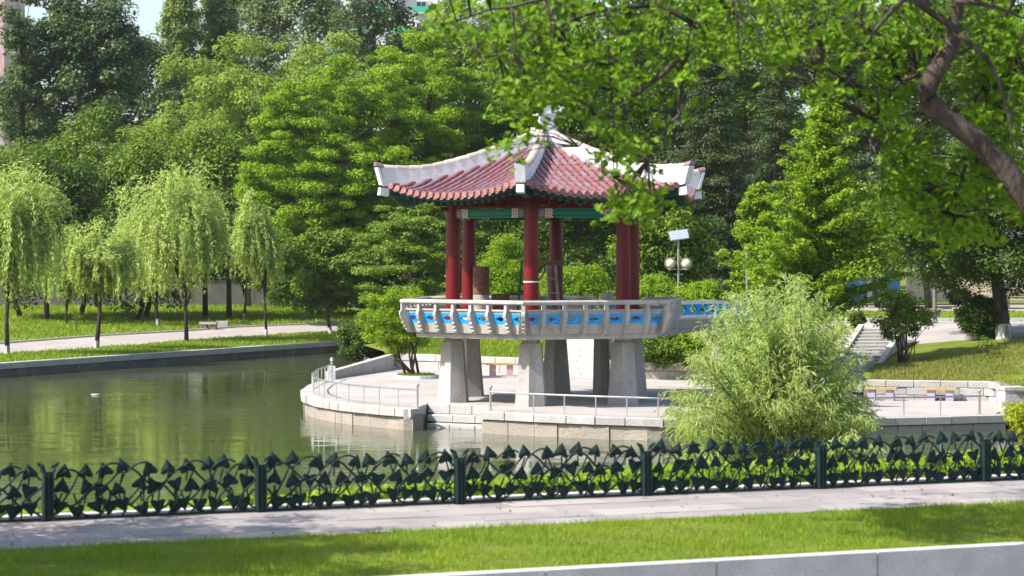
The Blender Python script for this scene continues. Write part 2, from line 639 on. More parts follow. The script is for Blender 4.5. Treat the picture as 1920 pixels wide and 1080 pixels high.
def resample(path, ds):
    out = [path[0]]
    acc = 0
    for a, b_ in zip(path[:-1], path[1:]):
        L_ = (b_ - a).length
        n = max(1, round(L_ / ds))
        for k in range(1, n + 1):
            out.append(a.lerp(b_, k / n))
    return out


def fine(path, ds=0.1):
    return resample(path, ds)


def walk(path, lengths):
    """split a polyline into consecutive chunks of given lengths -> list of (p0, p1)."""
    pts = fine(path, 0.05)
    cum = [0]
    for a, c in zip(pts[:-1], pts[1:]):
        cum.append(cum[-1] + (c - a).length)
    tot = cum[-1]

    def at(s):
        s = min(max(s, 0), tot)
        i = min(np.searchsorted(cum, s), len(pts) - 1)
        i = max(1, i)
        t = (s - cum[i - 1]) / max(1e-9, cum[i] - cum[i - 1])
        return pts[i - 1].lerp(pts[i], t)
    res, s, k = [], 0, 0
    while s < tot - 0.05:
        l = lengths[k % len(lengths)]
        e = s + l
        if tot - e < 0.3:
            e = tot
        res.append((at(s), at(e)))
        s = e
        k += 1
    return res


def stone_course(b, path, z0, z1, thick, m, rng, lmin=0.5, lmax=0.9, out=0.0, rough=0.01, gap=0.012):
    lens = [float(x) for x in rng.uniform(lmin, lmax, 60)]
    for p0, p1 in walk(path, lens):
        d = (p1 - p0)
        L_ = d.length
        d.normalize()
        nrm = Vector((d.y, -d.x, 0))
        a = p0 + d * gap
        c = p1 - d * gap
        j = float(rng.uniform(-rough, rough))
        f0 = a + nrm * (out + j)
        f1 = c + nrm * (out + j + float(rng.uniform(-rough, rough)) * .5)
        b0, b1 = a - nrm * (thick - out), c - nrm * (thick - out)
        za, zb = z0 + gap * .5, z1 - gap * .5 + float(rng.uniform(-.004, .004))
        e = min(0.02, L_ * .1)
        zz = (za, zb - 0.018, zb)
        vs = [(f0.x, f0.y, za), (f1.x, f1.y, za), (b1.x, b1.y, za), (b0.x, b0.y, za)]
        vs += [(f0.x, f0.y, zz[1]), (f1.x, f1.y, zz[1]), (b1.x, b1.y, zb), (b0.x, b0.y, zb)]
        g0, g1 = f0 - nrm * 0.02, f1 - nrm * 0.02
        vs += [(g0.x, g0.y, zb), (g1.x, g1.y, zb)]
        b.add(vs, [(0, 1, 5, 4), (4, 5, 9, 8), (8, 9, 6, 7), (1, 2, 6, 9, 5), (3, 0, 4, 8, 7), (2, 3, 7, 6), (3, 2, 1, 0)], m, float(rng.uniform(0, 1)))


def backing(b, path, z0, z1, thick, inset=0.03):
    for a, c in zip(path[:-1], path[1:]):
        d = (c - a).normalized()
        n = Vector((d.y, -d.x, 0))
        f0, f1, r0, r1 = a - n * inset, c - n * inset, a - n * (thick - .02), c - n * (thick - .02)
        vs = [(q.x, q.y, z) for z in (z0, z1) for q in (f0, f1, r1, r0)]
        b.add(vs, [(0, 1, 5, 4), (1, 2, 6, 5), (2, 3, 7, 6), (3, 0, 4, 7), (4, 5, 6, 7)], mt['mortar'])


def flat(path):
    return [Vector((p.x, p.y, 0)) for p in path]


# far-left bank wall (water on its right-hand side going away from us)
r = np.random.default_rng(3)
th = thing('retaining_wall', W_BANK[1], 'low stone bank wall with pale coping blocks edging the far lawn and pond', 'wall')
loc = lambda path, o: [Vector((p.x - o.x, p.y - o.y, 0)) for p in path]
lp = loc(W_BANK + [Vector((-8.3, 129.2, 0))], W_BANK[1])
b = MB(); stone_course(b, lp, 0.36, 0.64, 0.45, mt['granite_white'], r, 0.7, 1.1, 0.06); b.build('coping', th)
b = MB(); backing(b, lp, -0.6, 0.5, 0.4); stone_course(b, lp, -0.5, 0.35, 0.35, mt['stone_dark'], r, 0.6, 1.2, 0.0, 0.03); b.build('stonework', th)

bk = [Vector((-9.1, 129.2, 0)), Vector((-8.3, 126, 0)), Vector((-7.5, 110, 0)), Vector((-6.4, 101, 0)), Vector((BACK[0].x, BACK[0].y, 0))]
th = thing('retaining_wall', bk[2], 'dark stone bank wall at the end of the pond below the dark rounded shrub', 'wall')
lp = [p - bk[2] for p in bk][::-1]
lp = [Vector((p.x, p.y, 0)) for p in lp]
lp2 = lp[::-1]
b = MB(); stone_course(b, lp2, 0.36, 0.66, 0.45, mt['granite_white'], r, 0.7, 1.1, -0.05); b.build('coping', th)
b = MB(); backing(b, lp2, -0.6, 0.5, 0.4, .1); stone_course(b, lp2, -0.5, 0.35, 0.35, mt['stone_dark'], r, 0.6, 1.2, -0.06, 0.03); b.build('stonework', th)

# terrace edge walls
th = thing('terrace_wall', (TL[3].x, TL[3].y, 0), 'curved white granite edge of the terrace at its rounded end by open water', 'wall')
lp = loc(TL, TL[3])
b = MB(); stone_course(b, lp, 0.40, 0.66, 0.42, mt['granite_white'], r, 0.55, 0.85, 0.10, 0.012); b.build('coping', th)
b = MB(); backing(b, lp, -0.6, 0.5, 0.4); stone_course(b, lp, -0.5, 0.38, 0.35, mt['granite_tan'], r, 0.5, 0.85, 0.0, 0.022, 0.009); b.build('stonework', th)

th = thing('terrace_wall', (TR[0].x, TR[0].y, 0), 'straight two course stone edge of the terrace below the long steel rail', 'wall')
lp = loc(TR, TR[0])
b = MB(); stone_course(b, lp, 0.42, 0.66, 0.42, mt['granite_white'], r, 0.8, 1.15, 0.10, 0.012); warp(b, TR[0].x); b.build('coping', th)
b = MB(); backing(b, lp, -0.6, 0.5, 0.4); stone_course(b, lp, -0.5, 0.40, 0.35, mt['granite_tan'], r, 0.7, 1.15, 0.02, 0.024, 0.009); warp(b, TR[0].x); b.build('stonework', th)

# water steps in the notch
n0, n1 = NOTCH
th = thing('water_steps', (n0.x, n0.y, 0), 'pale granite steps going down into the pond between two terrace edges', 'steps')
e0, e1 = Vector((TL[-1].x - n0.x, TL[-1].y - n0.y, 0)), Vector((TR[0].x - n0.x, TR[0].y - n0.y, 0))
m0, m1 = Vector((0, 0, 0)), Vector((n1.x - n0.x, n1.y - n0.y, 0))
for i, (t, z0, z1) in enumerate(((0.0, 0.36, 0.655), (0.42, 0.14, 0.36), (0.80, -0.4, 0.12))):
    a = m0 + Vector((0, -0.15 - 0.62 * i, 0))
    c = m1 + Vector((0.15, -0.15 - 0.62 * i, 0))
    b = MB(); stone_course(b, [a, c], z0, z1, 0.75, mt['granite_white'], r, 0.75, 1.0, 0.0, 0.008); b.build('step', th)
for (A_, B_) in ((e0, m0 + Vector((0, .3, 0))), (m1 + Vector((0, .3, 0)), e1)):
    b = MB()
    stone_course(b, [A_, B_], 0.33, 0.657, 0.3, mt['granite_white'], r, 0.7, 0.9, 0.0)
    stone_course(b, [A_, B_], -0.4, 0.32, 0.3, mt['granite_tan'], r, 0.7, 0.9, 0.0)
    b.build('cheek_wall', th)

# parapet on the terrace's left rear edge
q0, q1 = G(622, 711, ZT), BACK[0]
th = thing('parapet_wall', q0, 'low sloping concrete parapet on the left rear of the terrace', 'wall')
d = Vector((q1.x - q0.x, q1.y - q0.y, 0))
nn = Vector((-d.y, d.x, 0)).normalized() * 0.28
b = MB()
vs = [(0, 0, -0.9), tuple(d + Vector((0, 0, -0.9))), tuple(d + Vector((0, 0, .62))), (0, 0, .28)]
b.prism([Vector(p) for p in vs], nn, mt['fresh_concrete'])
b.build('parapet', th)
b = MB(); b.box((0.0, -.1, .22), (.26, .26, .56), mt['plaster_white'], 0.2); b.lathe([(.05, .5), (.05, .62), (.02, .66), (.07, .72), (.07, .78), (.01, .84)], mt['steel'], n=8); b.build('end_block', th)

# rear walls of the terrace
STAIR1 = (BACK[3], BACK[4])
th = thing('rear_wall', (BACK[1].x, BACK[1].y, 0), 'long pale rear wall of the terrace behind the granite piers', 'wall')
lp = loc(BACK[:4], BACK[1])
b = MB()
for z0, z1, mm, o_ in ((0.55, 1.0, 'granite_white', 0), (1.01, 1.28, 'granite_white', .03)):
    stone_course(b, lp, z0, z1, 0.35, mt[mm], r, 0.9, 1.4, o_)
backing(b, lp, 0.3, 1.2, 0.3)
b.build('stonework', th)
th = thing('rear_wall', (BACK[5].x, BACK[5].y, 0), 'pale rear wall of the terrace below the bushes beside the footbridge', 'wall')
lp = loc(BACK[4:8], BACK[5])
b = MB()
stone_course(b, lp, 0.55, 0.95, 0.35, mt['fresh_concrete'], r, 1.2, 1.8, 0.0)
stone_course(b, lp, 0.96, 1.30, 0.35, mt['fresh_concrete'], r, 1.2, 1.8, 0.03)
backing(b, lp, 0.3, 1.2, 0.3)
warp(b, BACK[5].x)
b.build('stonework', th)
th = thing('rear_wall', (BACK[9].x, BACK[9].y, 0), 'grey stone block wall behind the two lilac legged benches below the grass slope', 'wall')
lp = loc(BACK[8:], BACK[9])
b = MB()
for z0, z1, o_ in ((0.5, 0.80, 0), (0.81, 1.06, 0.0), (1.07, 1.29, 0.02)):
    stone_course(b, lp, z0, z1, 0.4, mt['granite_white'], r, 0.55, 0.95, o_, 0.02)
backing(b, lp, 0.3, 1.25, 0.35)
warp(b, BACK[9].x)
b.build('stonework', th)
q = BACK[11]
b = MB(); b.box((q.x - BACK[9].x + .25, q.y - BACK[9].y + .25, 0.95), (.65, .75, .72), mt['granite_white'], 0.1); b.box((q.x - BACK[9].x + .25, q.y - BACK[9].y + .25, 1.36), (.72, .82, .1), mt['granite_white'], 0.1); warp(b, BACK[9].x); b.build('end_pier', th)


# stairs
def stairs(label, a, c, z0, z1, depth, n, dirv, cheeks=True, gaps=None):
    """a->c: bottom edge (left to right); climbs along dirv."""
    t = thing('stone_stairs', (a.x, a.y, 0), label, 'steps')
    e = Vector((c.x - a.x, c.y - a.y, 0))
    dv = Vector((dirv[0], dirv[1], 0)).normalized()
    for k in range(n):
        zt = z0 + (z1 - z0) * (k + 1) / n
        o0 = dv * (depth * k / n)
        b = MB()
        stone_course(b, [o0, o0 + e], zt - (z1 - z0) / n - .02, zt, depth / n + .06, mt['granite_white'], r, 0.7, 1.2, 0.0, 0.004)
        b.build('step', t)
    if cheeks:
        for s_, o_ in ((0, -1), (1, 1)):
            b = MB()
            en = e.normalized()
            base = e * s_ + en * (0.02 if s_ else -.24)
            poly = [base + Vector((0, 0, z0 - .2)), base + dv * depth + Vector((0, 0, z0 - .2)), base + dv * depth + Vector((0, 0, z1 + .14)), base + Vector((0, 0, z0 + .26))]
            b.prism(poly, en * .22, mt['fresh_concrete'])
            b.build('cheek_wall', t)
    return t


stairs('short flight of stone stairs seen between the granite piers', S1A, S1B, ZT, 2.35, 3.6, 8, (0.05, 1))
s2a, s2b = BACK[7] + Vector((0, -.3, 0)), BACK[8] + Vector((-.4, 1.2, 0))
stairs('wide stone stairs climbing from terrace to park path beside the grass slope', S2A, S2B, tz(S2A.x), 2.5, 8.5, 18, (0.33, 1))

# paths on the land
near = [Gz(u, v) for u, v in ((-60, 669), (0, 665), (178, 654), (348, 640), (500, 630), (640, 622), (690, 619))]
far = [Gz(u, v) for u, v in ((-60, 650), (0, 646), (178, 632), (352, 622), (444, 615), (640, 607), (690, 604))]
sheet('path', near + far[::-1], lambda x, y: gz(x, y) + 0.03, mt['path_pavers'], 1.6)
b = MB()
for a, c in zip(far[:-1], far[1:]):
    b.bar(a + Vector((0, 0, .05)), c + Vector((0, 0, .05)), .14, .16, mt['kerb_granite'])
tag(b.build('path_kerb'), kind='structure')
pl = [(10.8, 86), (13.4, 90), (14.5, 87.2), (45, 87.5), (45, 98), (14.0, 99), (7, 96), (6, 90), (9, 91)]
sheet('path', pl, lambda x, y: gz(x, y) + 0.03, mt['path_pavers'], 1.6)
sheet('path', [(6, 117), (45, 117), (45, 131), (6, 131)], lambda x, y: gz(x, y) + 0.03, mt['path_pavers'], 3)
b = MB()
for k in range(20):
    b.bar((14.2 + k * 1.5, 99.2 - .0 * k, gz(15 + k * 1.5, 99.2) + .06), (15.66 + k * 1.5, 99.2, gz(15 + k * 1.5, 99.2) + .06), .16, .2, mt['bench_yellow'] if k < 0 else mt['kerb_granite'])
tag(b.build('path_kerb'), kind='structure')

# ---------------------------------------------------------------- near bank: sidewalk, lawn strip, kerb, road
ZS = 2.1
fd = Vector((2.457, 0.984, 0)).normalized()          # fence direction
fn = Vector((fd.y, -fd.x, 0))                        # towards the camera
f0 = Vector((-5.588, 28.03, ZS))


def nb(s, o, z=ZS):
    p = f0 + fd * s + fn * o
    return Vector((p.x, p.y, z))


def strip(name, o0, o1, z, m, s0=-60, s1=90, z1=None):
    b = MB()
    z1 = z if z1 is None else z1
    n = 60
    vs, fs = [], []
    for k in range(n + 1):
        s = s0 + (s1 - s0) * k / n
        vs += [nb(s, o0, z), nb(s, o1, z1)]
    for k in range(n):
        fs.append((2 * k, 2 * k + 1, 2 * k + 3, 2 * k + 2))
    b.add(vs, fs, m)
    return tag(b.build(name), kind='structure')


SW = 2.55      # sidewalk width
GW = 3.95      # lawn strip width
strip('near_bank', -16, -0.02, -0.6, mt['soil'], z1=ZS - .01)
strip('sidewalk', -0.32, SW, ZS - .012, mt['mortar'])
b = MB()
rs = np.random.default_rng(17)
for k in range(-14, 60):
    for q in range(4):
        o0, o1 = -.04 + q * .65 + .005, -.04 + (q + 1) * .65 - .005
        s0_ = k * .65 + (q % 2) * .325
        dzz = float(rs.uniform(-.004, .004))
        vs = [nb(s0_ + .005, o0, ZS - .01), nb(s0_ + .645, o0, ZS - .01), nb(s0_ + .645, o1, ZS - .01), nb(s0_ + .005, o1, ZS - .01)]
        b.add(vs + [p_ + Vector((0, 0, .016 + dzz)) for p_ in vs], [(4, 7, 6, 5), (4, 5, 1, 0), (5, 6, 2, 1), (6, 7, 3, 2), (7, 4, 0, 3)], mt['sidewalk'], float(rs.uniform(0, 1) ** 2))
tag(b.build('pavement'), kind='structure')
n = 260
C = np.stack([np.array(nb(float(a_), float(o_), ZS + .022)) for a_, o_ in zip(rs.uniform(-4, 26, n), rs.uniform(0, 1, n) ** 2 * SW)])
tag(leaves('fallen_leaves', C, rs.normal(0, .25, (n, 3)) + np.array([0, 0, 1.0]), rs.normal(0, 1, (n, 3)), .06 * rs.uniform(.6, 1.2, n), .04 * rs.uniform(.6, 1.2, n), mt['leaf_rusty'], None, rs.uniform(0, 1, n)),
    'fallen brown leaves scattered on the sidewalk by the fence', 'leaves', kind='stuff')
strip('verge', SW, SW + GW, ZS + .01, mt['ground_grass'])
b = MB()
for k in range(70):
    s = -40 + k * 1.9
    a, c = nb(s + .008, SW + GW + .1, ZS - .16), nb(s + 1.892, SW + GW + .1, ZS - .16)
    b.bar(a, c, .2, .46, mt['kerb_granite'], 0)
tag(b.build('kerb'), kind='structure')
strip('road', SW + GW + .19, 45, ZS - .34, mt['asphalt'])
b = MB()
for k in range(90):
    a, c = nb(-40 + k * 1.3 + .01, -.16, ZS + .035), nb(-40 + k * 1.3 + 1.29, -.16, ZS + .035)
    b.bar(a, c, .22, .07, mt['kerb_granite'])
tag(b.build('path_kerb'), kind='structure')


# ---------------------------------------------------------------- grass
def grass(name, poly, zf, n, h, w, m, rng, label=None, dens=None):
    xs, ys = [p[0] for p in poly], [p[1] for p in poly]
    out = []
    got = 0
    while got < n:
        px = rng.uniform(min(xs), max(xs), n * 2)
        py = rng.uniform(min(ys), max(ys), n * 2)
        k = pip(px, py, [(p[0], p[1]) for p in poly])
        if dens is not None:
            k &= rng.uniform(0, 1, len(px)) < dens(px, py)
        q = np.stack([px[k], py[k]], 1)
        out.append(q)
        got += len(q)
    q = np.concatenate(out)[:n]
    z = zf(q[:, 0], q[:, 1])
    a = rng.uniform(0, 2 * PI, n)
    s = np.stack([np.cos(a), np.sin(a), np.zeros(n)], 1)
    hh = h * rng.uniform(0.35, 1.35, n) * (.8 + .35 * np.sin(q[:, 0] * 2.7 + 1.7 * np.sin(q[:, 1] * 1.9)) * np.sin(q[:, 1] * 3.3 + q[:, 0]))
    lean = rng.normal(0, 0.35, (n, 2)) * hh[:, None]
    B_ = np.stack([q[:, 0], q[:, 1], z], 1)
    V = np.empty((n, 3, 3))
    ww = (w * rng.uniform(0.6, 1.3, n))[:, None]
    V[:, 0] = B_ - s * ww
    V[:, 1] = B_ + s * ww
    V[:, 2] = B_ + np.stack([lean[:, 0], lean[:, 1], hh], 1)
    pat = 0.5 + 0.5 * np.sin(q[:, 0] * 0.9 + 1.3 * np.sin(q[:, 1] * 0.5)) * np.sin(q[:, 1] * 0.7 + q[:, 0] * .21)
    var = np.clip(0.6 * rng.uniform(0, 1, n) + 0.4 * pat, 0, 1)
    o = rawmesh(name, V, 3, m, None, var)
    return tag(o, label, 'grass', kind='stuff')


gzv = np.vectorize(gz)
r = np.random.default_rng(11)
pv = [nb(s, o) for s, o in ((-6, SW + .02), (26, SW + .02), (26, SW + GW), (-6, SW + GW))]
def patchy(x, y):
    o_ = (x - f0.x) * fn.x + (y - f0.y) * fn.y
    w = np.sin(x * 1.7 + 2.1 * np.sin(y * 1.1)) * np.sin(y * 2.3 + x * .6)
    return np.clip(1.05 - .35 * (w > .55) - np.clip((o_ - SW - GW + .35) / .4, 0, 1) * (.5 + .5 * np.sin(x * 3.1 + np.sin(x * 7))), .08, 1)


grass('grass', pv, lambda x, y: np.full(len(x), ZS), 170000, 0.075, 0.006, mt['grass_blade'], r, 'strip of mown grass between the sidewalk and the granite kerb', patchy)
lw = [(W_BANK[1].x - 3, W_BANK[1].y - 6)] + [(p.x - .3, p.y + .3) for p in W_BANK[1:]] + [(p.x, p.y) for p in near[::-1]]
grass('grass', lw, gzv, 26000, 0.17, 0.035, mt['grass_blade'], r, 'sunlit grass verge between the pond wall and the paved path')
lw2 = [(p.x, p.y) for p in far] + [Gz(690, 590).to_2d()[:], (-14, 182), (-50, 182), (-40, 130)]
grass('grass', lw2, gzv, 60000, 0.2, 0.045, mt['grass_blade'], r, 'lawn under the willows between the path and grey wall')
slope = [(p.x + .1, p.y + .4) for p in BACK[8:]] + [(26, 70.5), (28, 87), (14.6, 87), (13.6, 86)]
grass('grass', slope, gzv, 60000, 0.13, 0.018, mt['grass_dry'], r, 'patchy grass on the slope above the stone block wall')
slope2 = [(p.x, p.y + .4) for p in BACK[:3]] + [(1.5, 91.5), (1.5, 104), (-7, 106)]
grass('grass', slope2, gzv, 26000, 0.22, 0.03, mt['grass_blade'], r, 'bright grass bank seen under the pavilion deck')
slope3 = [(13.5, 99.6), (40, 99.6), (40, 116), (6, 116), (6, 99)]
grass('grass', slope3, gzv, 26000, 0.14, 0.04, mt['grass_blade'], r, 'park lawn between the two paths beyond the slope')

# ---------------------------------------------------------------- pavilion
PC = Vector((1.04, 75.5, ZT))
TH = -8.2


def vdir(k):
    a = math.radians(TH + 60 * k)
    return Vector((math.sin(a), -math.cos(a), 0))


def fdir(k):                       # normal of the side between corner k and k+1
    a = math.radians(TH + 60 * k + 30)
    return Vector((math.sin(a), -math.cos(a), 0))


def fside(k):
    n = fdir(k)
    return Vector((-n.y, n.x, 0))  # from corner k to corner k+1


ZF = 3.1 - ZT      # deck floor, local
pav = thing('pavilion', PC, 'hexagonal pavilion with tiled roof and red columns on a raised concrete deck', 'pavilion')


def L3(k, d, x, z):
    """local point: side k, distance d out, x along the side, absolute height z."""
    return fdir(k) * d + fside(k) * x + Vector((0, 0, z - ZT))


rp = np.random.default_rng(21)
# piers
for k in range(6):
    c = vdir(k) * 3.15
    ang = math.radians(TH + 60 * k) - PI / 2
    b = MB()
    b.lathe([(0.545, -0.12), (0.54, 0.05), (0.375, 1.95)], mt['pier_granite'], c, 6, math.radians(TH) - PI / 2)
    p = b.build('pier', pav)
    b = MB()
    b.lathe([(0.29, 1.95), (0.29, 2.12)], mt['fresh_concrete'], c, 14)
    b.build('pier_neck', p)
for (px, py) in ((2.75, 3.5), (3.6, 2.9)):
    b = MB()
    b.lathe([(0.33, -.1), (0.28, 2.1)], mt['pier_granite'], (px - .75, py, 0), 6, math.radians(TH) - PI / 2)
    b.build('pier', pav)

# deck slab
AD = 4.9 * math.cos(PI / 6)


def hexring(b, r0, z0, r1, z1, m):
    vs = [tuple(vdir(k) * r0 + Vector((0, 0, z0 - ZT))) for k in range(6)] + [tuple(vdir(k) * r1 + Vector((0, 0, z1 - ZT))) for k in range(6)]
    b.add(vs, [(k, (k + 1) % 6, 6 + (k + 1) % 6, 6 + k) for k in range(6)], m)


b = MB()
hexring(b, 4.38, 2.73, 4.42, 2.91, mt['fresh_concrete'])
b.add([tuple(vdir(k) * 4.38 + Vector((0, 0, 2.73 - ZT))) for k in range(6)], [(5, 4, 3, 2, 1, 0)], mt['concrete'])
b.add([tuple(vdir(k) * 4.42 + Vector((0, 0, 2.91 - ZT))) for k in range(6)], [(0, 1, 2, 3, 4, 5)], mt['concrete'])
b.lathe([(4.5, 3.0 - ZT), (4.5, 3.1 - ZT)], mt['terrace_concrete'], (0, 0, 0), 6, math.radians(TH) - PI / 2)
b.build('deck', pav)

# railing: parapet bays with blue slotted panels, ribs, top rail
NB = 7
rail = MB()
SIDE = 4.9


def bay_ok(k, i):
    return not (k == 2 and 2 <= i <= 4)


TOPR = []
for k in range(6):
    if k == 2:
        continue
rp_pts = [vdir(k) * 4.88 + Vector((0, 0, 3.87 - ZT)) for k in range(6)]
c2, c3 = rp_pts[2], rp_pts[3]
loop = [c2.lerp(c3, 5 / 7), c3, rp_pts[4], rp_pts[5], rp_pts[0], rp_pts[1], c2, c2.lerp(c3, 2 / 7)]
fl = []
for a, c in zip(loop[:-1], loop[1:]):
    for t in (0, .03, .97):
        fl.append(a.lerp(c, t))
fl.append(loop[-1])
rail.tube(fl, 0.075, mt['fresh_concrete'], 8)
railing = rail.build('railing', pav, True)


def dz(z):          # outward distance of the parapet face at height z
    return 3.93 + (z - 2.9) / 0.74 * 0.20


HOLE = [(-.5, 0), (-.36, .28), (-.2, .34), (-.12, .5), (.12, .5), (.2, .34), (.36, .28), (.5, 0), (.36, -.28), (.2, -.34), (.12, -.5), (-.12, -.5), (-.2, -.34), (-.36, -.28)]
for k in range(6):
    for i in range(NB):
        if not bay_ok(k, i):
            continue
        w = SIDE / NB
        xc = -SIDE / 2 + w * (i + .5)
        sc_ = 0.93
        pw, ph, pz = w * .70, 0.31, 3.36
        inner = [(xc + hx * pw * .72, pz + hz * .15) for hx, hz in HOLE]
        rect, outer = [], []
        for hx, hz in HOLE:
            def onrect(W_, H_, cz):
                s = min(W_ / 2 / max(abs(hx * pw * .72), 1e-6), H_ / 2 / max(abs(hz * .15), 1e-6))
                return (xc + hx * pw * .72 * s, cz + hz * .15 * s)
            rect.append(onrect(pw, ph, pz))
        # snap four corners of the rectangle
        corners = {2: (-1, 1), 5: (1, 1), 9: (1, -1), 12: (-1, -1)}
        for idx, (sx, sz) in corners.items():
            rect[idx] = (xc + sx * pw / 2, pz + sz * ph / 2)
        for idx, (hx, hz) in enumerate(HOLE):
            a_, c_ = rect[idx]
            ox = xc + (a_ - xc) * (w / pw)
            oz = 2.9 if c_ < pz - ph * .45 else (3.62 if c_ > pz + ph * .45 else pz + (c_ - pz) * (0.72 / ph) * .9)
            if idx in corners:
                sx, sz = corners[idx]
                ox, oz = xc + sx * w / 2, (3.62 if sz > 0 else 2.9)
            elif abs(a_ - xc) > pw * .49:
                ox = xc + math.copysign(w / 2, a_ - xc)
            outer.append((ox, oz))
        b = MB()
        n = len(HOLE)
        for off in (0, -.09):
            vs = [L3(k, dz(z) + off, x, z) for x, z in rect] + [L3(k, dz(z) + off, x, z) for x, z in outer]
            b.add(vs, [(j, (j + 1) % n, n + (j + 1) % n, n + j) for j in range(n)], mt['fresh_concrete'])
        vs = [L3(k, dz(z) + .004, x, z) for x, z in inner] + [L3(k, dz(z) + .004, x, z) for x, z in rect]
        b.add(vs, [(j, (j + 1) % n, n + (j + 1) % n, n + j) for j in range(n)], mt['sky_blue'])
        vs = [L3(k, dz(z) + .004, x, z) for x, z in inner] + [L3(k, dz(z) - .09, x, z) for x, z in inner]
        b.add(vs, [(j, (j + 1) % n, n + (j + 1) % n, n + j) for j in range(n)], mt['sky_blue'])
        vs = [L3(k, dz(z) - .09, x, z) for x, z in inner] + [L3(k, dz(z) - .09, x, z) for x, z in rect]
        b.add(vs, [(j, (j + 1) % n, n + (j + 1) % n, n + j) for j in range(n)], mt['fresh_concrete'])
        x0, x1 = xc - w / 2, xc + w / 2
        b.prism([L3(k, 4.15, x0, 3.60), L3(k, 4.15, x1, 3.60), L3(k, 4.0, x1, 3.60), L3(k, 4.0, x0, 3.60)], (0, 0, .05), mt['fresh_concrete'])
        b.build('panel', railing)
RIB = [(4.245, 3.85), (4.245, 3.60), (4.285, 3.55), (4.295, 3.46), (4.255, 3.33), (4.20, 3.24), (4.215, 3.2), (4.15, 3.12), (4.165, 3.08), (4.10, 3.01), (4.11, 2.97), (4.03, 2.885),
       (3.84, 2.885), (3.95, 3.1), (4.05, 3.45), (4.10, 3.62), (4.12, 3.85)]
for k in range(6):
    for i in range(NB):
        if k == 2 and i in (3, 4):
            continue
        x = -SIDE / 2 + SIDE / NB * i
        b = MB()
        if i == 0:         # corner rib, mitred on the corner diagonal
            vd = vdir(k)
            sd = Vector((-vd.y, vd.x, 0))
            poly = [vd * (d / math.cos(PI / 6)) + Vector((0, 0, z - ZT)) - sd * .055 for d, z in RIB]
            b.prism(poly, sd * .11, mt['fresh_concrete'])
        else:
            poly = [L3(k, d, x - .05, z) for d, z in RIB]
            b.prism(poly, fside(k) * .10, mt['fresh_concrete'])
        b.build('baluster', railing)

# columns
for k in range(6):
    c = vdir(k) * 3.15
    b = MB()
    b.lathe([(0.235, ZF), (0.235, ZF + 1.6), (0.215, 6.55 - ZT), (0.205, 6.98 - ZT)], mt['col_red'], c, 20)
    b.lathe([(0.30, ZF - .01), (0.30, ZF + .1), (0.26, ZF + .16)], mt['concrete'], c, 16)
    o = b.build('column', pav, True)
    if k == 0:
        b = MB()
        b.lathe([(0.238, ZF + 1.38), (0.238, ZF + 1.42)], mt['paint_white'], c, 20)
        b.build('rope', o)

# beams with painted ends
for k in range(6):
    a, c = vdir(k) * 3.15, vdir(k + 1) * 3.15
    n = fdir(k)
    s = fside(k)
    mid = (a + c) / 2
    half = 1.575
    b = MB()
    zc = 6.64 - ZT
    b.bar(mid - s * (half - .2) + Vector((0, 0, zc)), mid + s * (half - .2) + Vector((0, 0, zc)), .17, .29, mt['teal'])
    for sg in (1, -1):
        nn = n * sg
        for z in (-.085, .085):
            b.bar(mid - s * (half - .72) + nn * .087 + Vector((0, 0, zc + z)), mid + s * (half - .72) + nn * .087 + Vector((0, 0, zc + z)), .006, .022, mt['teal_line'])
        for e in (-1, 1):
            for j, mm in enumerate(('orange', 'paint_white', 'paint_blue', 'paint_white', 'orange', 'paint_white', 'teal_line')):
                x = half - .44 - j * .045
                for q in range(6):        # wavy stripes
                    wob = .018 * (1 if q % 2 else -1)
                    b.bar(mid + s * e * (x + wob + .0225) + nn * .088 + Vector((0, 0, zc - .121 + q * .0485)), mid + s * e * (x + wob - .0225) + nn * .088 + Vector((0, 0, zc - .121 + q * .0485)), .007, .047, mt[mm])
            cen = mid + s * e * (half - .32) + Vector((0, 0, zc))
            for rr, mm, oo in ((.105, 'paint_blue', .0885), (.085, 'pink', .0915), (.04, 'orange', .0945)):
                vs = [cen + nn * oo + s * (rr * .8 * math.cos(t * PI / 6)) + Vector((0, 0, rr * 1.25 * math.sin(t * PI / 6))) for t in range(12)]
                b.add(vs, [tuple(range(12))], mt[mm])
    b.build('beam', pav)
    # bracket frieze above the beam
    b = MB()
    b.bar(mid - s * 1.5 + Vector((0, 0, 6.84 - ZT)), mid + s * 1.5 + Vector((0, 0, 6.84 - ZT)), .2, .07, mt['bracket_red'])
    b.bar(mid - s * 1.68 + n * .06 + Vector((0, 0, 7.13 - ZT)), mid + s * 1.68 + n * .06 + Vector((0, 0, 7.13 - ZT)), .22, .13, mt['bracket_red'])
    for x in (-.8, -.27, .27, .8):
        b.prism([mid + s * (x - .09) + Vector((0, 0, 6.875 - ZT)) - n * .07, mid + s * (x + .09) + Vector((0, 0, 6.875 - ZT)) - n * .07,
                 mid + s * (x + .2) + Vector((0, 0, 7.065 - ZT)) - n * .07, mid + s * (x - .2) + Vector((0, 0, 7.065 - ZT)) - n * .07], n * .14, mt['bracket_red'])
    b.build('frieze', pav)
    # column-head bracket arms
    b = MB()
    vd = vdir(k)
    for zz, ln in ((6.80, .42), (6.95, .62), (7.09, .82)):
        b.bar(vd * (3.15 - ln * .6) + Vector((0, 0, zz - ZT)), vd * (3.15 + ln) + Vector((0, 0, zz - ZT)), .15, .12, mt['bracket_red'])
        for kk in (k, k - 1):
            ss = fside(kk) * (1 if kk == k else -1)
            b.bar(vd * 3.15 + Vector((0, 0, zz + .004 - ZT)), vd * 3.15 + ss * ln * .8 + Vector((0, 0, zz + .004 - ZT)), .15, .11, mt['bracket_red'])
    b.build('bracket', pav)

# roof
AE = 4.62
T30 = math.tan(PI / 6)


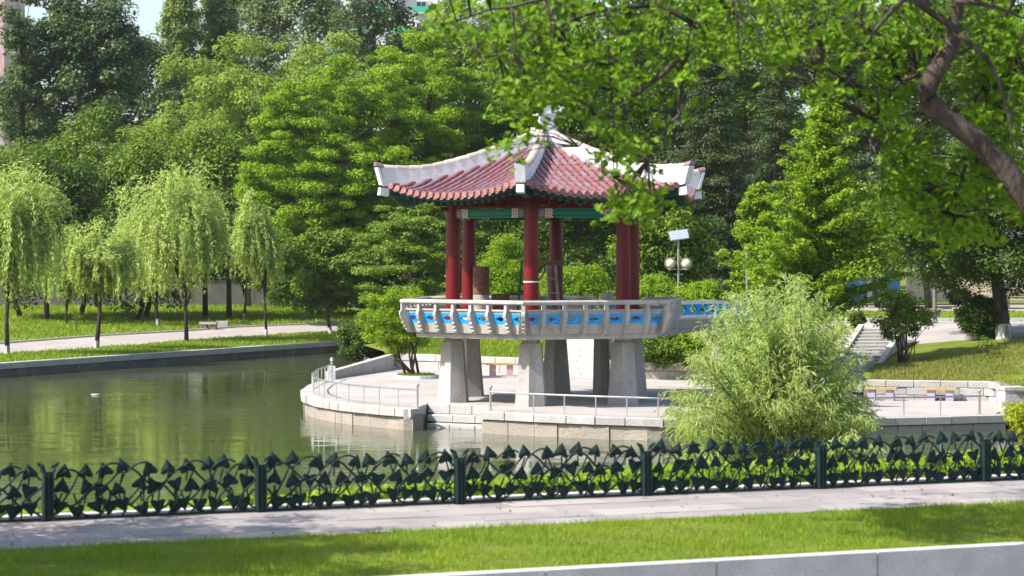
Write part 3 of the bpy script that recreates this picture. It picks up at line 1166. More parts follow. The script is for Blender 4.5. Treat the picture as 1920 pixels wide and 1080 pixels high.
def zroof(t, s):
    return 7.14 + 1.92 * max(0.0, 1 - t) ** 1.22 + 0.42 * t * t * abs(s) ** 2.3


def RS(k, t, s, off=0.0):
    d = AE * t
    return L3(k, d, s * d * T30, zroof(t, s) + off)


b = MB()
NT, NS = 10, 14
for k in range(6):
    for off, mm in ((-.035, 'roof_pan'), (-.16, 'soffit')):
        vs, fs = [], []
        for i in range(NT + 1):
            t = 0.02 + .98 * i / NT
            for j in range(NS + 1):
                vs.append(RS(k, t, -1 + 2 * j / NS, off))
        for i in range(NT):
            for j in range(NS):
                q = i * (NS + 1) + j
                fs.append((q, q + 1, q + NS + 2, q + NS + 1))
        b.add(vs, fs, mt[mm])
    vs = []
    for j in range(NS + 1):
        s_ = -1 + 2 * j / NS
        vs += [RS(k, 1, s_, -.16), RS(k, 1, s_, -.035)]
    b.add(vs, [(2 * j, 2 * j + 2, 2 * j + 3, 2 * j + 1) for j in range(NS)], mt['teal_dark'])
roof = b.build('roof', pav, True)

NR = 19
for k in range(6):
    b = MB()
    ew = 2 * AE * T30
    pitch = ew / (NR + .6)
    for i in range(NR):
        x = (i - (NR - 1) / 2) * pitch
        t0 = min(.97, abs(x) / (AE * T30) + 0.035)
        t1 = 1.02
        Lr = (t1 - t0) * AE * 1.08
        nt = max(1, round(Lr / .5))
        for q in range(nt):
            ta, tb = t0 + (t1 - t0) * q / nt, t0 + (t1 - t0) * (q + 1) / nt
            va = float(rp.choice([rp.uniform(0, .3), rp.uniform(.35, .9)]))
            ring = []
            for tt, rad, lift in ((ta, .082, 0), (tb, .090, .006)):
                sN = x / max(AE * tt * T30, 1e-4)
                base = L3(k, AE * tt, x, zroof(tt, max(-1, min(1, sN))) + .012 + lift)
                for a in range(7):
                    an = PI * a / 6
                    ring.append(base + fside(k) * (rad * math.cos(an)) + Vector((0, 0, rad * 1.05 * math.sin(an))))
            fs = [(a, a + 1, 8 + a, 7 + a) for a in range(6)] + [tuple(range(7, 14))]
            b.add(ring, fs, mt['roof_tile'], va)
        # round end disc
        sN = x / (AE * t1 * T30)
        cen = L3(k, AE * t1 + .012, x, zroof(1, max(-1, min(1, sN))) + .035)
        vs = [cen + fside(k) * (.098 * math.cos(a * PI / 5)) + Vector((0, 0, .098 * math.sin(a * PI / 5))) for a in range(10)]
        b.prism(vs, fdir(k) * .025, mt['tile_end'], float(rp.uniform(0, 1)))
    b.build('cover_tiles', roof, True)
    b = MB()
    for i in range(NR + 1):
        x = (i - NR / 2) * pitch
        t0 = min(.97, abs(x) / (AE * T30) + 0.03)
        t1 = 1.012
        Lr = (t1 - t0) * AE
        nt = max(1, round(Lr / .27))
        hw = pitch * .5
        for q in range(nt):
            ta, tb = t0 + (t1 - t0) * q / nt, t0 + (t1 - t0) * (q + 1.12) / nt
            vs = []
            for tt, lf in ((ta, -.02), (tb, .022)):
                for sx, dzz in ((-1, .03), (-.4, .004), (.4, .004), (1, .03)):
                    sN = max(-1, min(1, x / max(AE * tt * T30, 1e-4)))
                    vs.append(L3(k, AE * tt, x + sx * hw, zroof(min(tt, 1), sN) - .03 + lf + dzz))
            n0 = len(vs)
            for vv in vs[4:8]:
                vs.append(vv + Vector((0, 0, -.04)))
            fs = [(0, 1, 5, 4), (1, 2, 6, 5), (2, 3, 7, 6), (4, 5, 9, 8), (5, 6, 10, 9), (6, 7, 11, 10)]
            b.add(vs, fs, mt['roof_pan'], float(rp.uniform(0, 1) ** 2))
        # drip tongue at the eave
        sN = max(-1, min(1, x / (AE * T30)))
        cen = L3(k, AE * 1.014, x, zroof(1, sN) + .015)
        vs = [cen + fside(k) * (hw * .92 * math.cos(PI + a * PI / 6)) + Vector((0, 0, .125 * math.sin(PI + a * PI / 6))) for a in range(7)]
        b.prism(vs, fdir(k) * .02, mt['tile_end'], float(rp.uniform(0, 1)))
    b.build('pan_tiles', roof)
    # rafters
    b = MB()
    for i in range(NR - 2):
        x = (i - (NR - 3) / 2) * pitch
        sN = max(-1, min(1, x / (AE * T30)))
        tin = max(.66, abs(x) / (AE * T30) + .04)
        if tin > .95:
            continue
        a = L3(k, AE * tin, x, zroof(tin, min(1, abs(x / (AE * tin * T30)))) - .22)
        c = L3(k, AE * .985, x, zroof(1, sN) - .22)
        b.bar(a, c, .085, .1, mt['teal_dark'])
    b.build('rafters', roof)

for k in range(6):
    vd = vdir(k)
    sd = Vector((-vd.y, vd.x, 0))
    RC = AE / math.cos(PI / 6)
    # white ridge wall
    b = MB()
    prof = []
    NRG = 12
    for i in range(NRG + 1):
        t = .05 + (1.03 - .05) * i / NRG
        z = zroof(min(t, 1), 1) + (0 if t <= 1 else .02)
        h = .37 + .14 * sm(.72, 1.03, t)
        prof.append((RC * t, z - .07, z + h))
    vs, fs = [], []
    for d, z0, z1 in prof:
        lean = .05 * sm(RC * .85, RC * 1.03, d)
        for dd, zz, ww in ((d, z0, .15), (d + lean * 2.2, z1, .125)):
            vs += [vd * dd - sd * ww + Vector((0, 0, zz - ZT)), vd * dd + sd * ww + Vector((0, 0, zz - ZT))]
    for i in range(NRG):
        o_, p_ = 4 * i, 4 * i + 4
        fs += [(o_, o_ + 2, p_ + 2, p_), (o_ + 1, p_ + 1, p_ + 3, o_ + 3), (o_ + 2, o_ + 3, p_ + 3, p_ + 2)]
    e = 4 * NRG
    fs.append((e, e + 1, e + 3, e + 2))
    b.add(vs, fs, mt['plaster_white'])
    ridge = b.build('ridge', roof)
    # cap tiles
    b = MB()
    nseg = 13
    for i in range(nseg):
        ta = .055 + .96 * i / nseg
        tb = .055 + .96 * (i + 1) / nseg
        ring = []
        for tt, rad in ((ta, .125), (tb, .145)):
            h = .37 + .14 * sm(.72, 1.03, tt)
            lean = .05 * sm(.85, 1.03, tt) * 2.2
            base = vd * (RC * tt + lean) + Vector((0, 0, zroof(min(tt, 1), 1) + h - ZT))
            for a in range(7):
                an = PI * a / 6
                ring.append(base + sd * (rad * math.cos(an)) + Vector((0, 0, rad * .85 * math.sin(an))))
        b.add(ring, [(a, a + 1, 8 + a, 7 + a) for a in range(6)] + [tuple(range(7, 14)), (6, 5, 4, 3, 2, 1, 0)], mt['cap_tile'], float(rp.uniform(0, 1)))
    b.build('cap_tiles', ridge, True)
    # end tile and plaster end
    b = MB()
    tip = vd * (RC * 1.03) + Vector((0, 0, zroof(1, 1) - ZT))
    out = vd * .20
    b.prism([tip - sd * .16 + Vector((0, 0, -.02)), tip + sd * .16 + Vector((0, 0, -.02)), tip + out * .8 + sd * .16 + Vector((0, 0, .53)), tip + out * .8 - sd * .16 + Vector((0, 0, .53))], vd * .09, mt['plaster_white'])
    b.build('ridge_end', ridge)
    b = MB()
    q = tip + out * .8 + Vector((0, 0, .53))
    vs = [q + sd * (.15 * math.cos(a * PI / 6)) + Vector((0, 0, .13 * math.sin(a * PI / 6))) for a in range(7)]
    b.prism([v_ - vd * .12 for v_ in vs], vd * .24 + Vector((0, 0, .05)), mt['roof_tile'], .8)
    b.build('end_tile', ridge)
    # hip rafter with white tip
    b = MB()
    b.bar(vd * 3.0 + Vector((0, 0, 7.12 - ZT)), vd * (RC * 1.0) + Vector((0, 0, 7.30 - ZT)), .2, .2, mt['teal_dark'])
    hip = b.build('hip_rafter', roof)
    b = MB()
    b.bar(vd * (RC * 1.0 + .002) + Vector((0, 0, 7.30 - ZT)), vd * (RC * 1.0 + .3) + Vector((0, 0, 7.34 - ZT)), .235, .24, mt['plaster_white'])
    b.build('rafter_tip', hip)
# finial
b = MB()
b.box((0, 0, 9.30 - ZT), (.66, .66, .34), mt['plaster_white'], .4)
b.box((0, 0, 9.60 - ZT), (.50, .50, .5), mt['plaster_white'], .4)
b.box((0, 0, 9.89 - ZT), (.56, .56, .07), mt['plaster_white'], .4)
b.box((0, 0, 10.06 - ZT), (.36, .36, .26), mt['plaster_white'], .4)
b.build('finial', roof)

# ---------------------------------------------------------------- footbridge
bd = fdir(2)
bs_ = Vector((bd.y, -bd.x, 0))         # right-hand side
b0 = PC + bd * 4.35
fb = thing('footbridge', (b0.x, b0.y, 0), 'concrete footbridge with white rails and sky blue balusters joining pavilion deck to the bank', 'bridge')


def BR(s, o, z):
    return bd * s + bs_ * o + Vector((0, 0, z))


LB = 8.6
b = MB()
top = [BR(s, 0, 3.1 + (-.25 * sm(4, 8.6, s))) for s in (0, 2, 4, 6, 7.4, 8.6)]
for a, c in zip(top[:-1], top[1:]):
    a2, c2_ = a - Vector((0, 0, .28)), c - Vector((0, 0, .28))
    b.bar(a - Vector((0, 0, .14)), c - Vector((0, 0, .14)), 2.2, .28, mt['concrete'])
b.build('deck', fb)
for o in (-.95, .95):
    b = MB()
    pts = [(s, 2.52 + .18 * math.sin(PI * s / LB)) for s in np.linspace(0, LB, 9)]
    up = [(s, 2.84 - .25 * sm(4, 8.6, s)) for s in np.linspace(LB, 0, 9)]
    b.prism([BR(s, o - .1, z) for s, z in pts + up], bs_ * .2, mt['concrete'])
    b.build('girder', fb)
for o in (-1.08, 1.08):
    b = MB()
    for z, h, w in ((3.70, .13, .2), (3.22, .1, .16)):
        for s0, s1 in ((.1, 4), (4, 6.3), (6.3, 8.6)):
            b.bar(BR(s0, o, z - .25 * sm(4, 8.6, s0)), BR(s1, o, z - .25 * sm(4, 8.6, s1)), w, h, mt['plaster_white'])
    rl = b.build('rail', fb)
    for i in range(13):
        s = .42 + i * .645
        z = 3.27 - .25 * sm(4, 8.6, s)
        b = MB()
        prof = [(-.23, 0), (.23, 0), (.2, .06), (.06, .17), (.06, .2), (.2, .31), (.23, .368), (-.23, .368), (-.2, .31), (-.06, .2), (-.06, .17), (-.2, .06)]
        b.prism([BR(s + x, o - .045, z + h) for x, h in prof], bs_ * .09, mt['sky_blue'])
        b.build('baluster', rl)
b = MB()
b.box(BR(LB - .5, 0, 1.3), (2.6, 1.2, 2.5), mt['concrete'], math.atan2(bs_.y, bs_.x))
b.build('abutment', fb)


# ---------------------------------------------------------------- things on the deck
def at_deck(u, Y):
    return Vector(((u - 960) * Y / F, Y, 3.1))


def drum(b, z, rr, h, m, n=18):
    pr = [(rr - .02, z), (rr, z + .02), (rr, z + h * .32), (rr + .012, z + h * .34), (rr, z + h * .36), (rr, z + h * .64), (rr + .012, z + h * .66), (rr, z + h * .68), (rr, z + h - .02), (rr - .02, z + h), (rr - .05, z + h), (rr - .055, z + h - .04)]
    b.lathe(pr, m, n=n)


for u, Y, rr, h, mm, z, lab in ((902, 76.8, .265, .93, 'drum_grey', 3.1, 'grey steel drum on the deck, underneath the rusty drum'),
                                (902, 76.8, .27, .93, 'rust', 4.03, 'rusty brown drum standing on top of another drum'),
                                (938, 77.4, .30, .93, 'rust', 3.1, 'wide short rusty drum right of the stacked pair'),
                                (1139, 78.2, .2, .98, 'steel_matt', 3.1, 'dark drum on the deck beside the right hand columns'),
                                (862, 78.2, .13, .82, 'steel_matt', 3.1, 'small dark can between the two left red columns')):
    p = at_deck(u, Y)
    p.z = z
    t = thing('drum', p, lab, 'drum')
    b = MB(); drum(b, 0, rr, h, mt[mm]); b.build('shell', t, True)
    b = MB(); b.lathe([(rr - .06, h - .05), (rr - .06, h - .035)], mt[mm], n=16); b.build('lid', t)

# trestle scaffold
p = at_deck(1030, 76.8)
t = thing('trestle', p, 'grey wooden trestle scaffold with ladder legs behind the front column', 'trestle')
b = MB(); b.bar((-.75, 0, 2.02), (.38, 0, 2.02), .34, .05, mt['wood']); b.bar((-.6, .05, 1.93), (.5, .05, 1.93), .1, .09, mt['wood']); b.build('platform', t)
for x0, x1 in ((-.06, .04), (.2, .36)):
    b = MB(); b.bar((x0, -.12, 1.9), (x1, -.3, 0), .07, .09, mt['wood_grey']); b.build('leg', t)
for z in (.5, .98, 1.45):
    f_ = 1 - z / 1.9
    b = MB(); b.bar((-.08 + .1 * f_, -.13 - .18 * f_, z), (.24 + .15 * f_, -.13 - .18 * f_, z), .05, .05, mt['wood_grey']); b.build('rung', t)
b = MB(); b.bar((-.62, .1, 1.9), (-.75, .3, 0), .07, .08, mt['wood']); b.build('leg', t)
b = MB(); b.bar((-.75, -.2, 1.2), (.55, -.25, 0.05), .04, .17, mt['wood']); b.build('brace', t)
b = MB(); b.bar((-.7, .1, .9), (-.1, .1, 1.75), .05, .06, mt['wood']); b.build('brace', t)
p = at_deck(972, 77.5)
t = thing('pole', p, 'slim dark green pole leaning left of the front red column', 'pole')
b = MB(); b.tube([(-.06, 0, 0), (.12, 0, 2.05)], .035, mt['green_pole'], 8); b.build('shaft', t)
b = MB(); b.tube([(.12, 0, 2.05), (.122, 0, 2.13)], .042, mt['steel_matt'], 8); b.build('cap', t)


# ---------------------------------------------------------------- steel rails on the terrace
def steel_rail(label, path, spacing, h=0.58, endball=True, thick=.022):
    o = path[0]
    t = thing('handrail', (o.x, o.y, ZT), label, 'handrail')
    lp = [Vector((p.x - o.x, p.y - o.y, tz(p.x) - ZT)) for p in path]
    pts = resample(lp, spacing)
    b = MB(); b.tube([q + Vector((0, 0, h)) for q in fine(lp, .4)], thick + .006, mt['steel'], 8); b.build('rail', t, True)
    for i, q in enumerate(pts):
        b = MB()
        if i in (0, len(pts) - 1) and endball:
            b.tube([q, q + Vector((0, 0, h + .1))], .035, mt['steel'], 8)
            b.lathe([(.02, 0), (.055, .03), (.06, .06), (.04, .1), (.005, .12)], mt['steel'], q + Vector((0, 0, h + .1)), 8)
        else:
            b.tube([q, q + Vector((0, 0, h))], .02, mt['steel'], 6)
        b.build('post', t)
    return t


cen_ = Vector((1.0, 80, 0))


def inset(path, d):
    return [p + (cen_ - Vector((p.x, p.y, 0))).normalized() * d for p in path]


steel_rail('curved steel handrail around the rounded end of the terrace', inset(TL, .3), 0.95)
tr = inset(TR, .3)
steel_rail('long low steel handrail along the straight terrace edge', [tr[0].lerp(tr[1], .12)] + tr[1:7] + [tr[6].lerp(tr[7], .7)], 1.15)


# ---------------------------------------------------------------- benches
def slab_bench(label, p, legm, L_=1.0, h=.46, rz=0.0, seat='bench_yellow', group=None):
    t = thing('bench', p, label, 'bench', group, rz)
    b = MB()
    for i in range(4):
        b.box((0, -.17 + i * .115, h - .035), (L_, .1, .07), mt[seat])
    b.build('seat', t)
    for x in (-L_ * .29, L_ * .29):
        b = MB(); b.box((x, 0, (h - .07) / 2), (.26, .32, h - .07), mt[legm], taper=.96); b.build('leg', t)
    return t


q = G(940, 705, ZT); slab_bench('yellow slat bench with pink legs between the piers under the deck', Vector((q.x, q.y, ZT)), 'bench_pink', 1.15, .5)
WRZ = math.atan2(BACK[10].y - BACK[8].y, BACK[10].x - BACK[8].x)
q = GT(1750, 747); slab_bench('lilac legged bench on the terrace at the right end of the stone wall', Vector((q.x, q.y - 1.35, tz(q.x))), 'bench_lilac', 1.05, .44, WRZ)
q = GT(1640, 746); slab_bench('lilac legged bench half hidden by the big willow bush', Vector((q.x, q.y - 1.35, tz(q.x))), 'bench_lilac', 1.05, .44, WRZ)


def park_bench(label, p, L_=1.4, back=False, rz=0.0):
    t = thing('park_bench', p, label, 'bench', 'yellow slatted park benches', rz)
    b = MB()
    for i in range(4):
        b.box((0, -.2 + i * .12, .44), (L_, .1, .05), mt['bench_yellow'])
    b.build('seat', t)
    if back:
        b = MB()
        for i in range(3):
            b.box((0, .27 + i * .03, .6 + i * .13), (L_, .04, .1), mt['bench_yellow'])
        b.build('backrest', t)
    for x in (-L_ * .42, L_ * .42):
        b = MB()
        for y in (-.18, .2):
            b.bar((x, y, 0), (x, y, .415), .06, .06, mt['steel_matt'])
        if back:
            b.bar((x, .25, .3), (x, .38, .95), .05, .05, mt['steel_matt'])
        b.build('leg', t)
    return t


for u, v, lab, bk in ((1737, 598, 'yellow slatted bench behind the slim grey lamp post', False),
                      (1815, 596, 'yellow slatted bench end showing behind the dark round shrub', False),
                      (1912, 580, 'yellow bench with backrest at far right behind the limewashed tree', True),
                      (1638, 572, 'yellow bench far back beside the blue hoarding', False)):
    park_bench(lab, Gz(u, v), 1.4, bk)

# stone bench and block by the left path
q = Gz(391, 619)
t = thing('stone_bench', q, 'small grey stone bench with slab seat beside the left path', 'bench')
b = MB(); b.box((0, 0, .42), (1.05, .5, .13), mt['concrete'], -.1); b.build('seat', t)
for x in (-.25, .3):
    b = MB(); b.box((x, 0, .18), (.35, .4, .36), mt['stone_dark'], -.1); b.build('leg', t)
q = Gz(418, 615)
t = thing('stone_block', q, 'square pale stone block right of the stone bench', 'block')
b = MB(); b.box((0, 0, .22), (.72, .5, .42), mt['concrete'], -.1, taper=.97); b.build('body', t)
b = MB(); b.box((0, 0, .02), (.82, .6, .06), mt['stone_dark'], -.1); b.build('base', t)


# ---------------------------------------------------------------- lamps
def solar_lamp(label, p, H, rz=0.0):
    t = thing('street_lamp', p, label, 'lamp', None, rz)
    b = MB(); b.tube([(0, 0, 0), (0, 0, H)], .05, mt['steel_matt'], 10); b.lathe([(.12, 0), (.12, .1), (.07, .16)], mt['steel_matt'], n=10); b.build('pole', t)
    b = MB()
    zz = H - 1.35
    b.bar((-.36, 0, zz), (.36, 0, zz), .04, .04, mt['steel_matt'])
    b.bar((-.18, 0, zz - .22), (.18, 0, zz - .22), .04, .04, mt['steel_matt'])
    b.build('arm', t)
    for x in (-.34, .34):
        b = MB()
        b.lathe([(.02, zz + .02)] + [(.2 * math.cos(a), zz + .24 + .2 * math.sin(a)) for a in np.linspace(-1.3, 1.3, 9)] + [(.02, zz + .45)], mt['globe'], (x, 0, 0), 14)
        gl = b.build('globe', t, True)
        b = MB()
        b.tube([(x + .25 * math.cos(a), 0, zz + .24 + .25 * math.sin(a)) for a in np.linspace(0, 2 * PI, 18)[:-1]], .018, mt['steel_matt'], 6, closed=True)
        b.lathe([(.09, zz - .03), (.1, zz + .05)], mt['steel_matt'], (x, 0, 0), 10)
        b.build('guard_ring', gl)
    from mathutils import Matrix
    Mx = Matrix.Rotation(math.radians(-8), 3, 'Y') @ Matrix.Rotation(math.radians(40), 3, 'X')
    b = MB(); b.box((.02, 0, H + .12), (.82, .62, .045), mt['steel'], M=Mx); pn = b.build('solar_panel', t)
    b = MB()
    for i in range(6):
        for j in range(4):
            off = Mx @ Vector((-.325 + i * .13, -.215 + j * .143, .026))
            b.box(Vector((.02, 0, H + .12)) + off, (.122, .135, .006), mt['solar_cell'], M=Mx)
    b.build('cells', pn)
    return t


q = P(1272, 600, 100)
z = gz(q.x, 100)
solar_lamp('solar street lamp with two cream globes and tilted panel', (q.x, 100, z), HC + (480 - 446) * 100 / F - z)


def pole_lamp(label, p, H, armz):
    t = thing('lamp_post', p, label, 'lamp post')
    b = MB(); b.tube([(0, 0, 0), (0, 0, H)], [.085, .055], mt['bark_grey'], 10); b.build('pole', t, True)
    b = MB(); b.bar((-.28, 0, armz), (.28, 0, armz), .05, .05, mt['steel_matt']); b.build('arm', t)
    for x in (-.26, .26):
        b = MB(); b.lathe([(.03, armz - .22), (.09, armz - .18), (.09, armz - .04), (.03, armz)], mt['plaster_white'], (x, 0, 0), 10); b.build('lamp_head', t)
    b = MB(); b.lathe([(.12, 0), (.12, .15), (.09, .2)], mt['concrete'], n=10); b.build('base', t)
    return t


q = Gz(1753, 622)
pole_lamp('slim grey lamp post at the top of the grass slope', q, 4.5, 2.55)
q = P(1400, 600, 97)
z = gz(q.x, 97)
t = thing('lamp_post', (q.x, 97, z), 'thin pale lamp post standing behind the big willow bush', 'lamp post')
H_ = HC + 6 * 97 / F - z
b = MB(); b.tube([(0, 0, 0), (0, 0, H_)], [.05, .035], mt['steel_matt'], 8); b.build('pole', t, True)
b = MB(); b.lathe([(.04, H_), (.1, H_ + .12), (.12, H_ + .25), (.03, H_ + .3)], mt['steel'], n=10); b.build('lamp_head', t, True)


# ---------------------------------------------------------------- cast iron vine fence
fence = thing('iron_fence', f0, 'dark green cast iron fence of vines and leaves along the sidewalk', 'fence')
SP = 2.647
fl_ = lambda s, o, z: fd * s + fn * o + Vector((0, 0, z))
rf = np.random.default_rng(5)
for i in range(-1, 8):
    b = MB()
    b.prism([fl_(i * SP - .065, -.05, 0), fl_(i * SP + .065, -.05, 0), fl_(i * SP + .065, .05, 0), fl_(i * SP - .065, .05, 0)], (0, 0, .60), mt['fence_iron'])
    for sx in (-1, 1):
        b.tube([fl_(i * SP + sx * .055, 0, .60), fl_(i * SP + sx * .075, 0, .67), fl_(i * SP + sx * .13, 0, .71)], [.035, .03, .015], mt['fence_iron'], 6)
    for sx in (-.05, 0, .05):
        b.tube([fl_(i * SP + sx, .055, .02), fl_(i * SP + sx, .055, .58)], .016, mt['fence_iron'], 6)
    b.build('post', fence)


def iron_leaf(b, s, z, ang, sz):
    pts = [(0, .62), (.18, .36), (.42, .02), (.56, -.3), (.40, -.44), (.14, -.36), (0, -.30), (-.14, -.36), (-.40, -.44), (-.56, -.3), (-.42, .02), (-.18, .36)]
    ca, sa = math.cos(ang), math.sin(ang)
    pl_ = [fl_(s + (x * ca - y * sa) * sz, -.02, z + (x * sa + y * ca) * sz) for x, y in pts]
    tilt = float(rf.uniform(-.02, .02))
    n = len(pl_)
    cenv = fl_(s, .012, z)
    back = fl_(s, -.035, z)
    b.add(pl_ + [cenv, back], [(j, (j + 1) % n, n) for j in range(n)] + [((j + 1) % n, j, n + 1) for j in range(n)], mt['fence_iron'])


for i in range(-1, 7):
    b = MB()
    S0, S1 = i * SP + .085, (i + 1) * SP - .085
    # two running vines
    for ph, zc, am in ((0, .50, .12), (PI, .30, .13), (.7, .12, .08)):
        pts = []
        for q in range(41):
            s = S0 + (S1 - S0) * q / 40
            pts.append(fl_(s, .012 * math.sin(q * .8 + ph), zc + am * math.sin(2 * PI * q / 40 * 3.5 + ph)))
        b.tube(pts, .014, mt['fence_iron'], 6)
    # long diagonal stems
    for q in range(9):
        s = S0 + .1 + (S1 - S0 - .2) * q / 8
        up = q % 3 != 1
        a0 = fl_(s - .14, 0, .03)
        a1 = fl_(s - .05 + .08 * rf.uniform(-1, 1), .02, .24)
        a2 = fl_(s + .12, 0, .42)
        a3 = fl_(s + .20, 0, .60)
        b.tube([a0, a1, a2, a3], [.013, .013, .012, .008], mt['fence_iron'], 6)
    # curls at the top
    for q in range(4):
        s = S0 + .25 + (S1 - S0 - .4) * (q + rf.uniform(0, .5)) / 4
        b.tube([fl_(s + x * .32, 0, .56 + .12 * math.sin(x * PI * .75)) for x in np.linspace(0, 1, 7)], .013, mt['fence_iron'], 6)
    for row, (zr, n_, sz) in enumerate(((.62, 10, .182), (.39, 11, .185), (.14, 13, .185))):
        for q in range(n_):
            s = S0 + (S1 - S0) * (q + .5) / n_ + float(rf.uniform(-.05, .05))
            ang = float(rf.uniform(-.35, .35)) if row < 2 else PI + float(rf.uniform(-.5, .5))
            if row == 1 and q % 4 == 2:
                ang += PI
            iron_leaf(b, s, zr + float(rf.uniform(-.035, .035)), ang, sz * float(rf.uniform(.9, 1.12)))
            zz = zr - .05 * (1 if row < 2 else -1)
            b.tube([fl_(s, 0, zz), fl_(s + float(rf.uniform(-.06, .06)), 0, zz - .14 * (1 if row < 2 else -1))], .012, mt['fence_iron'], 5)
    b.bar(fl_(S0, 0, .03), fl_(S1, 0, .03), .03, .03, mt['fence_iron'])
    b.build('vine_panel', fence)

# ---------------------------------------------------------------- left rear wall, far buildings
a, c = Vector((-62, 176, 1.3)), Vector((-13.5, 186, 1.3))
t = thing('boundary_wall', a, 'long plain grey wall behind the willows and the lawn', 'wall')
dd = c - a
n = 14
for k in range(n):
    b = MB()
    p0, p1 = dd * (k / n) + dd.normalized() * .02, dd * ((k + 1) / n) - dd.normalized() * .02
    b.bar(p0 + Vector((0, 0, .9)), p1 + Vector((0, 0, .9)), .25, 2.6, mt['wall_grey'])
    b.build('wall_panel', t)
b = MB(); b.bar(Vector((0, 0, 2.26)), dd + Vector((0, 0, 2.26)), .4, .12, mt['wall_grey']); b.build('coping', t)


def block_of_flats(name, label, u0, u1, Y, H, m, bal, rng, floors, bays, rz=0.0):
    x0, x1 = (u0 - 960) * Y / F, (u1 - 960) * Y / F
    W = x1 - x0
    t = thing(name, ((x0 + x1) / 2, Y, 2), label, 'building', None, rz)
    b = MB(); b.box((0, 7, H / 2), (W, 14, H), mt[m]); b.build('wall', t)
    b = MB(); b.box((0, 7, H + .3), (W + .8, 14.8, .6), mt['facade_white']); b.build('roof', t)
    for f_ in range(floors):
        for k in range(bays):
            x = -W / 2 + W * (k + .5) / bays
            z = 1.2 + f_ * H / floors
            b = MB()
            b.box((x, -.03, z + .9), (W / bays * .5, .16, 1.5), mt['plaster_white'])
            w_ = b.build('window', t)
            b = MB()
            b.box((x - W / bays * .115, -.05, z + .9), (W / bays * .2, .16, 1.3), mt['window_glass'])
            b.box((x + W / bays * .115, -.05, z + .9), (W / bays * .2, .16, 1.3), mt['window_glass'])
            b.build('pane', w_)
            if bal and (k + f_) % 2 == 0:
                b = MB()
                b.box((x, -.6, z - .2), (W / bays * .8, 1.1, .12), mt['facade_white'])
                b.box((x, -1.1, z + .3), (W / bays * .8, .1, .9), mt[bal])
                b.build('balcony', t)
    return t


block_of_flats('apartment_building', 'pink apartment building showing at the far left above the trees', -260, 8, 330, 46, 'facade_pink', None, r, 14, 6)
block_of_flats('apartment_building', 'white apartment block with green balconies behind the dark poplar', 610, 850, 340, 44, 'facade_white', 'balcony_green', r, 14, 6)

q = Gz(1690, 566)
t = thing('boundary_wall', (q.x - 1, 142, gz(q.x, 142)), 'low beige wall beyond the park trees at the right', 'wall')
b = MB(); b.box((5.8, 0, .85), (9.0, .3, 1.7), mt['wall_beige']); b.build('wall_panel', t)
b = MB(); b.box((5.8, 0, 1.76), (9.2, .42, .12), mt['wall_beige']); b.build('coping', t)
t = thing('hoarding', (q.x - 4.5, 141.5, gz(q.x, 141)), 'blue and white panel hoarding behind the park trees', 'fence')
for k in range(6):
    b = MB(); b.box((-1.2 + k * 1.0, 0, .8), (.97, .08, 1.6), mt['hoarding_blue'] if k % 3 != 1 else mt['plaster_white']); b.build('panel', t)
for k in range(4):
    b = MB(); b.box((-1.7 + k * 2.0, .1, .85), (.08, .08, 1.7), mt['steel_matt']); b.build('post', t)


# ---------------------------------------------------------------- trees
def limb(b, p0, p1, r0, r1, rng, m, bend=.12, n=5, sides=6, sag=0.0):
    p0, p1 = Vector(p0), Vector(p1)
    L_ = (p1 - p0).length
    j = Vector(rng.normal(0, 1, 3)) * L_ * bend
    pts, rad = [], []
    for i in range(n + 1):
        t = i / n
        w = math.sin(PI * t)
        pts.append(p0.lerp(p1, t) + j * w * .6 + Vector((0, 0, (sag * w) * L_)))
        rad.append(r0 + (r1 - r0) * t)
    b.tube(pts, rad, m, sides)


def crown_from(rng, name, root, CC, CS, flat, per, Ls, Ws, m, up=.6, outw=.5, rnd=.7, centre=None, shell=.55, droop=.35, six=False, bands=None):
    """leaf clumps: CC clump centres (n,3), CS sizes (n)."""
    n = len(CC)
    cnt = np.maximum(4, (per * (CS / CS.mean()) ** 2).astype(int))
    idx = np.repeat(np.arange(n), cnt)
    N_ = len(idx)
    d = unit(rng.normal(0, 1, (N_, 3)))
    rad = rng.uniform(0, 1, N_) ** shell
    o = d * rad[:, None] * CS[idx][:, None]
    o[:, 2] *= flat
    C = CC[idx] + o
    Nn = d * outw + np.array([0, 0, up]) + rng.normal(0, rnd, (N_, 3)) * .7
    D = d + rng.normal(0, .7, (N_, 3)) + np.array([0, 0, -droop])
    ls = Ls * rng.uniform(.65, 1.3, N_)
    ws = Ws * rng.uniform(.7, 1.25, N_)
    cv = rng.uniform(0, 1, n)
    var = .45 * cv[idx] + .55 * rng.uniform(0, 1, N_)
    return leaves(name, C, Nn, D, ls, ws, m, root, var, six=six)


def ell_clumps(rng, c, rad, n, shell=.35, lobes=9, lump=.28, zmin=-.85, pw=2.0):
    ld = unit(rng.normal(0, 1, (lobes, 3)))
    la = rng.uniform(-lump, lump, lobes)
    d = unit(rng.normal(0, 1, (n * 2, 3)))
    d = d[d[:, 2] > zmin][:n]
    rr = rng.uniform(0, 1, len(d)) ** shell
    if pw != 2.0:
        d = d / (np.sum(np.abs(d) ** pw, axis=1, keepdims=True) ** (1 / pw))
    k = 1 + np.sum(np.maximum(0, d @ ld.T - .55) / .45 * la, axis=1)
    return np.array(c) + d * (rr * k)[:, None] * np.array(rad)


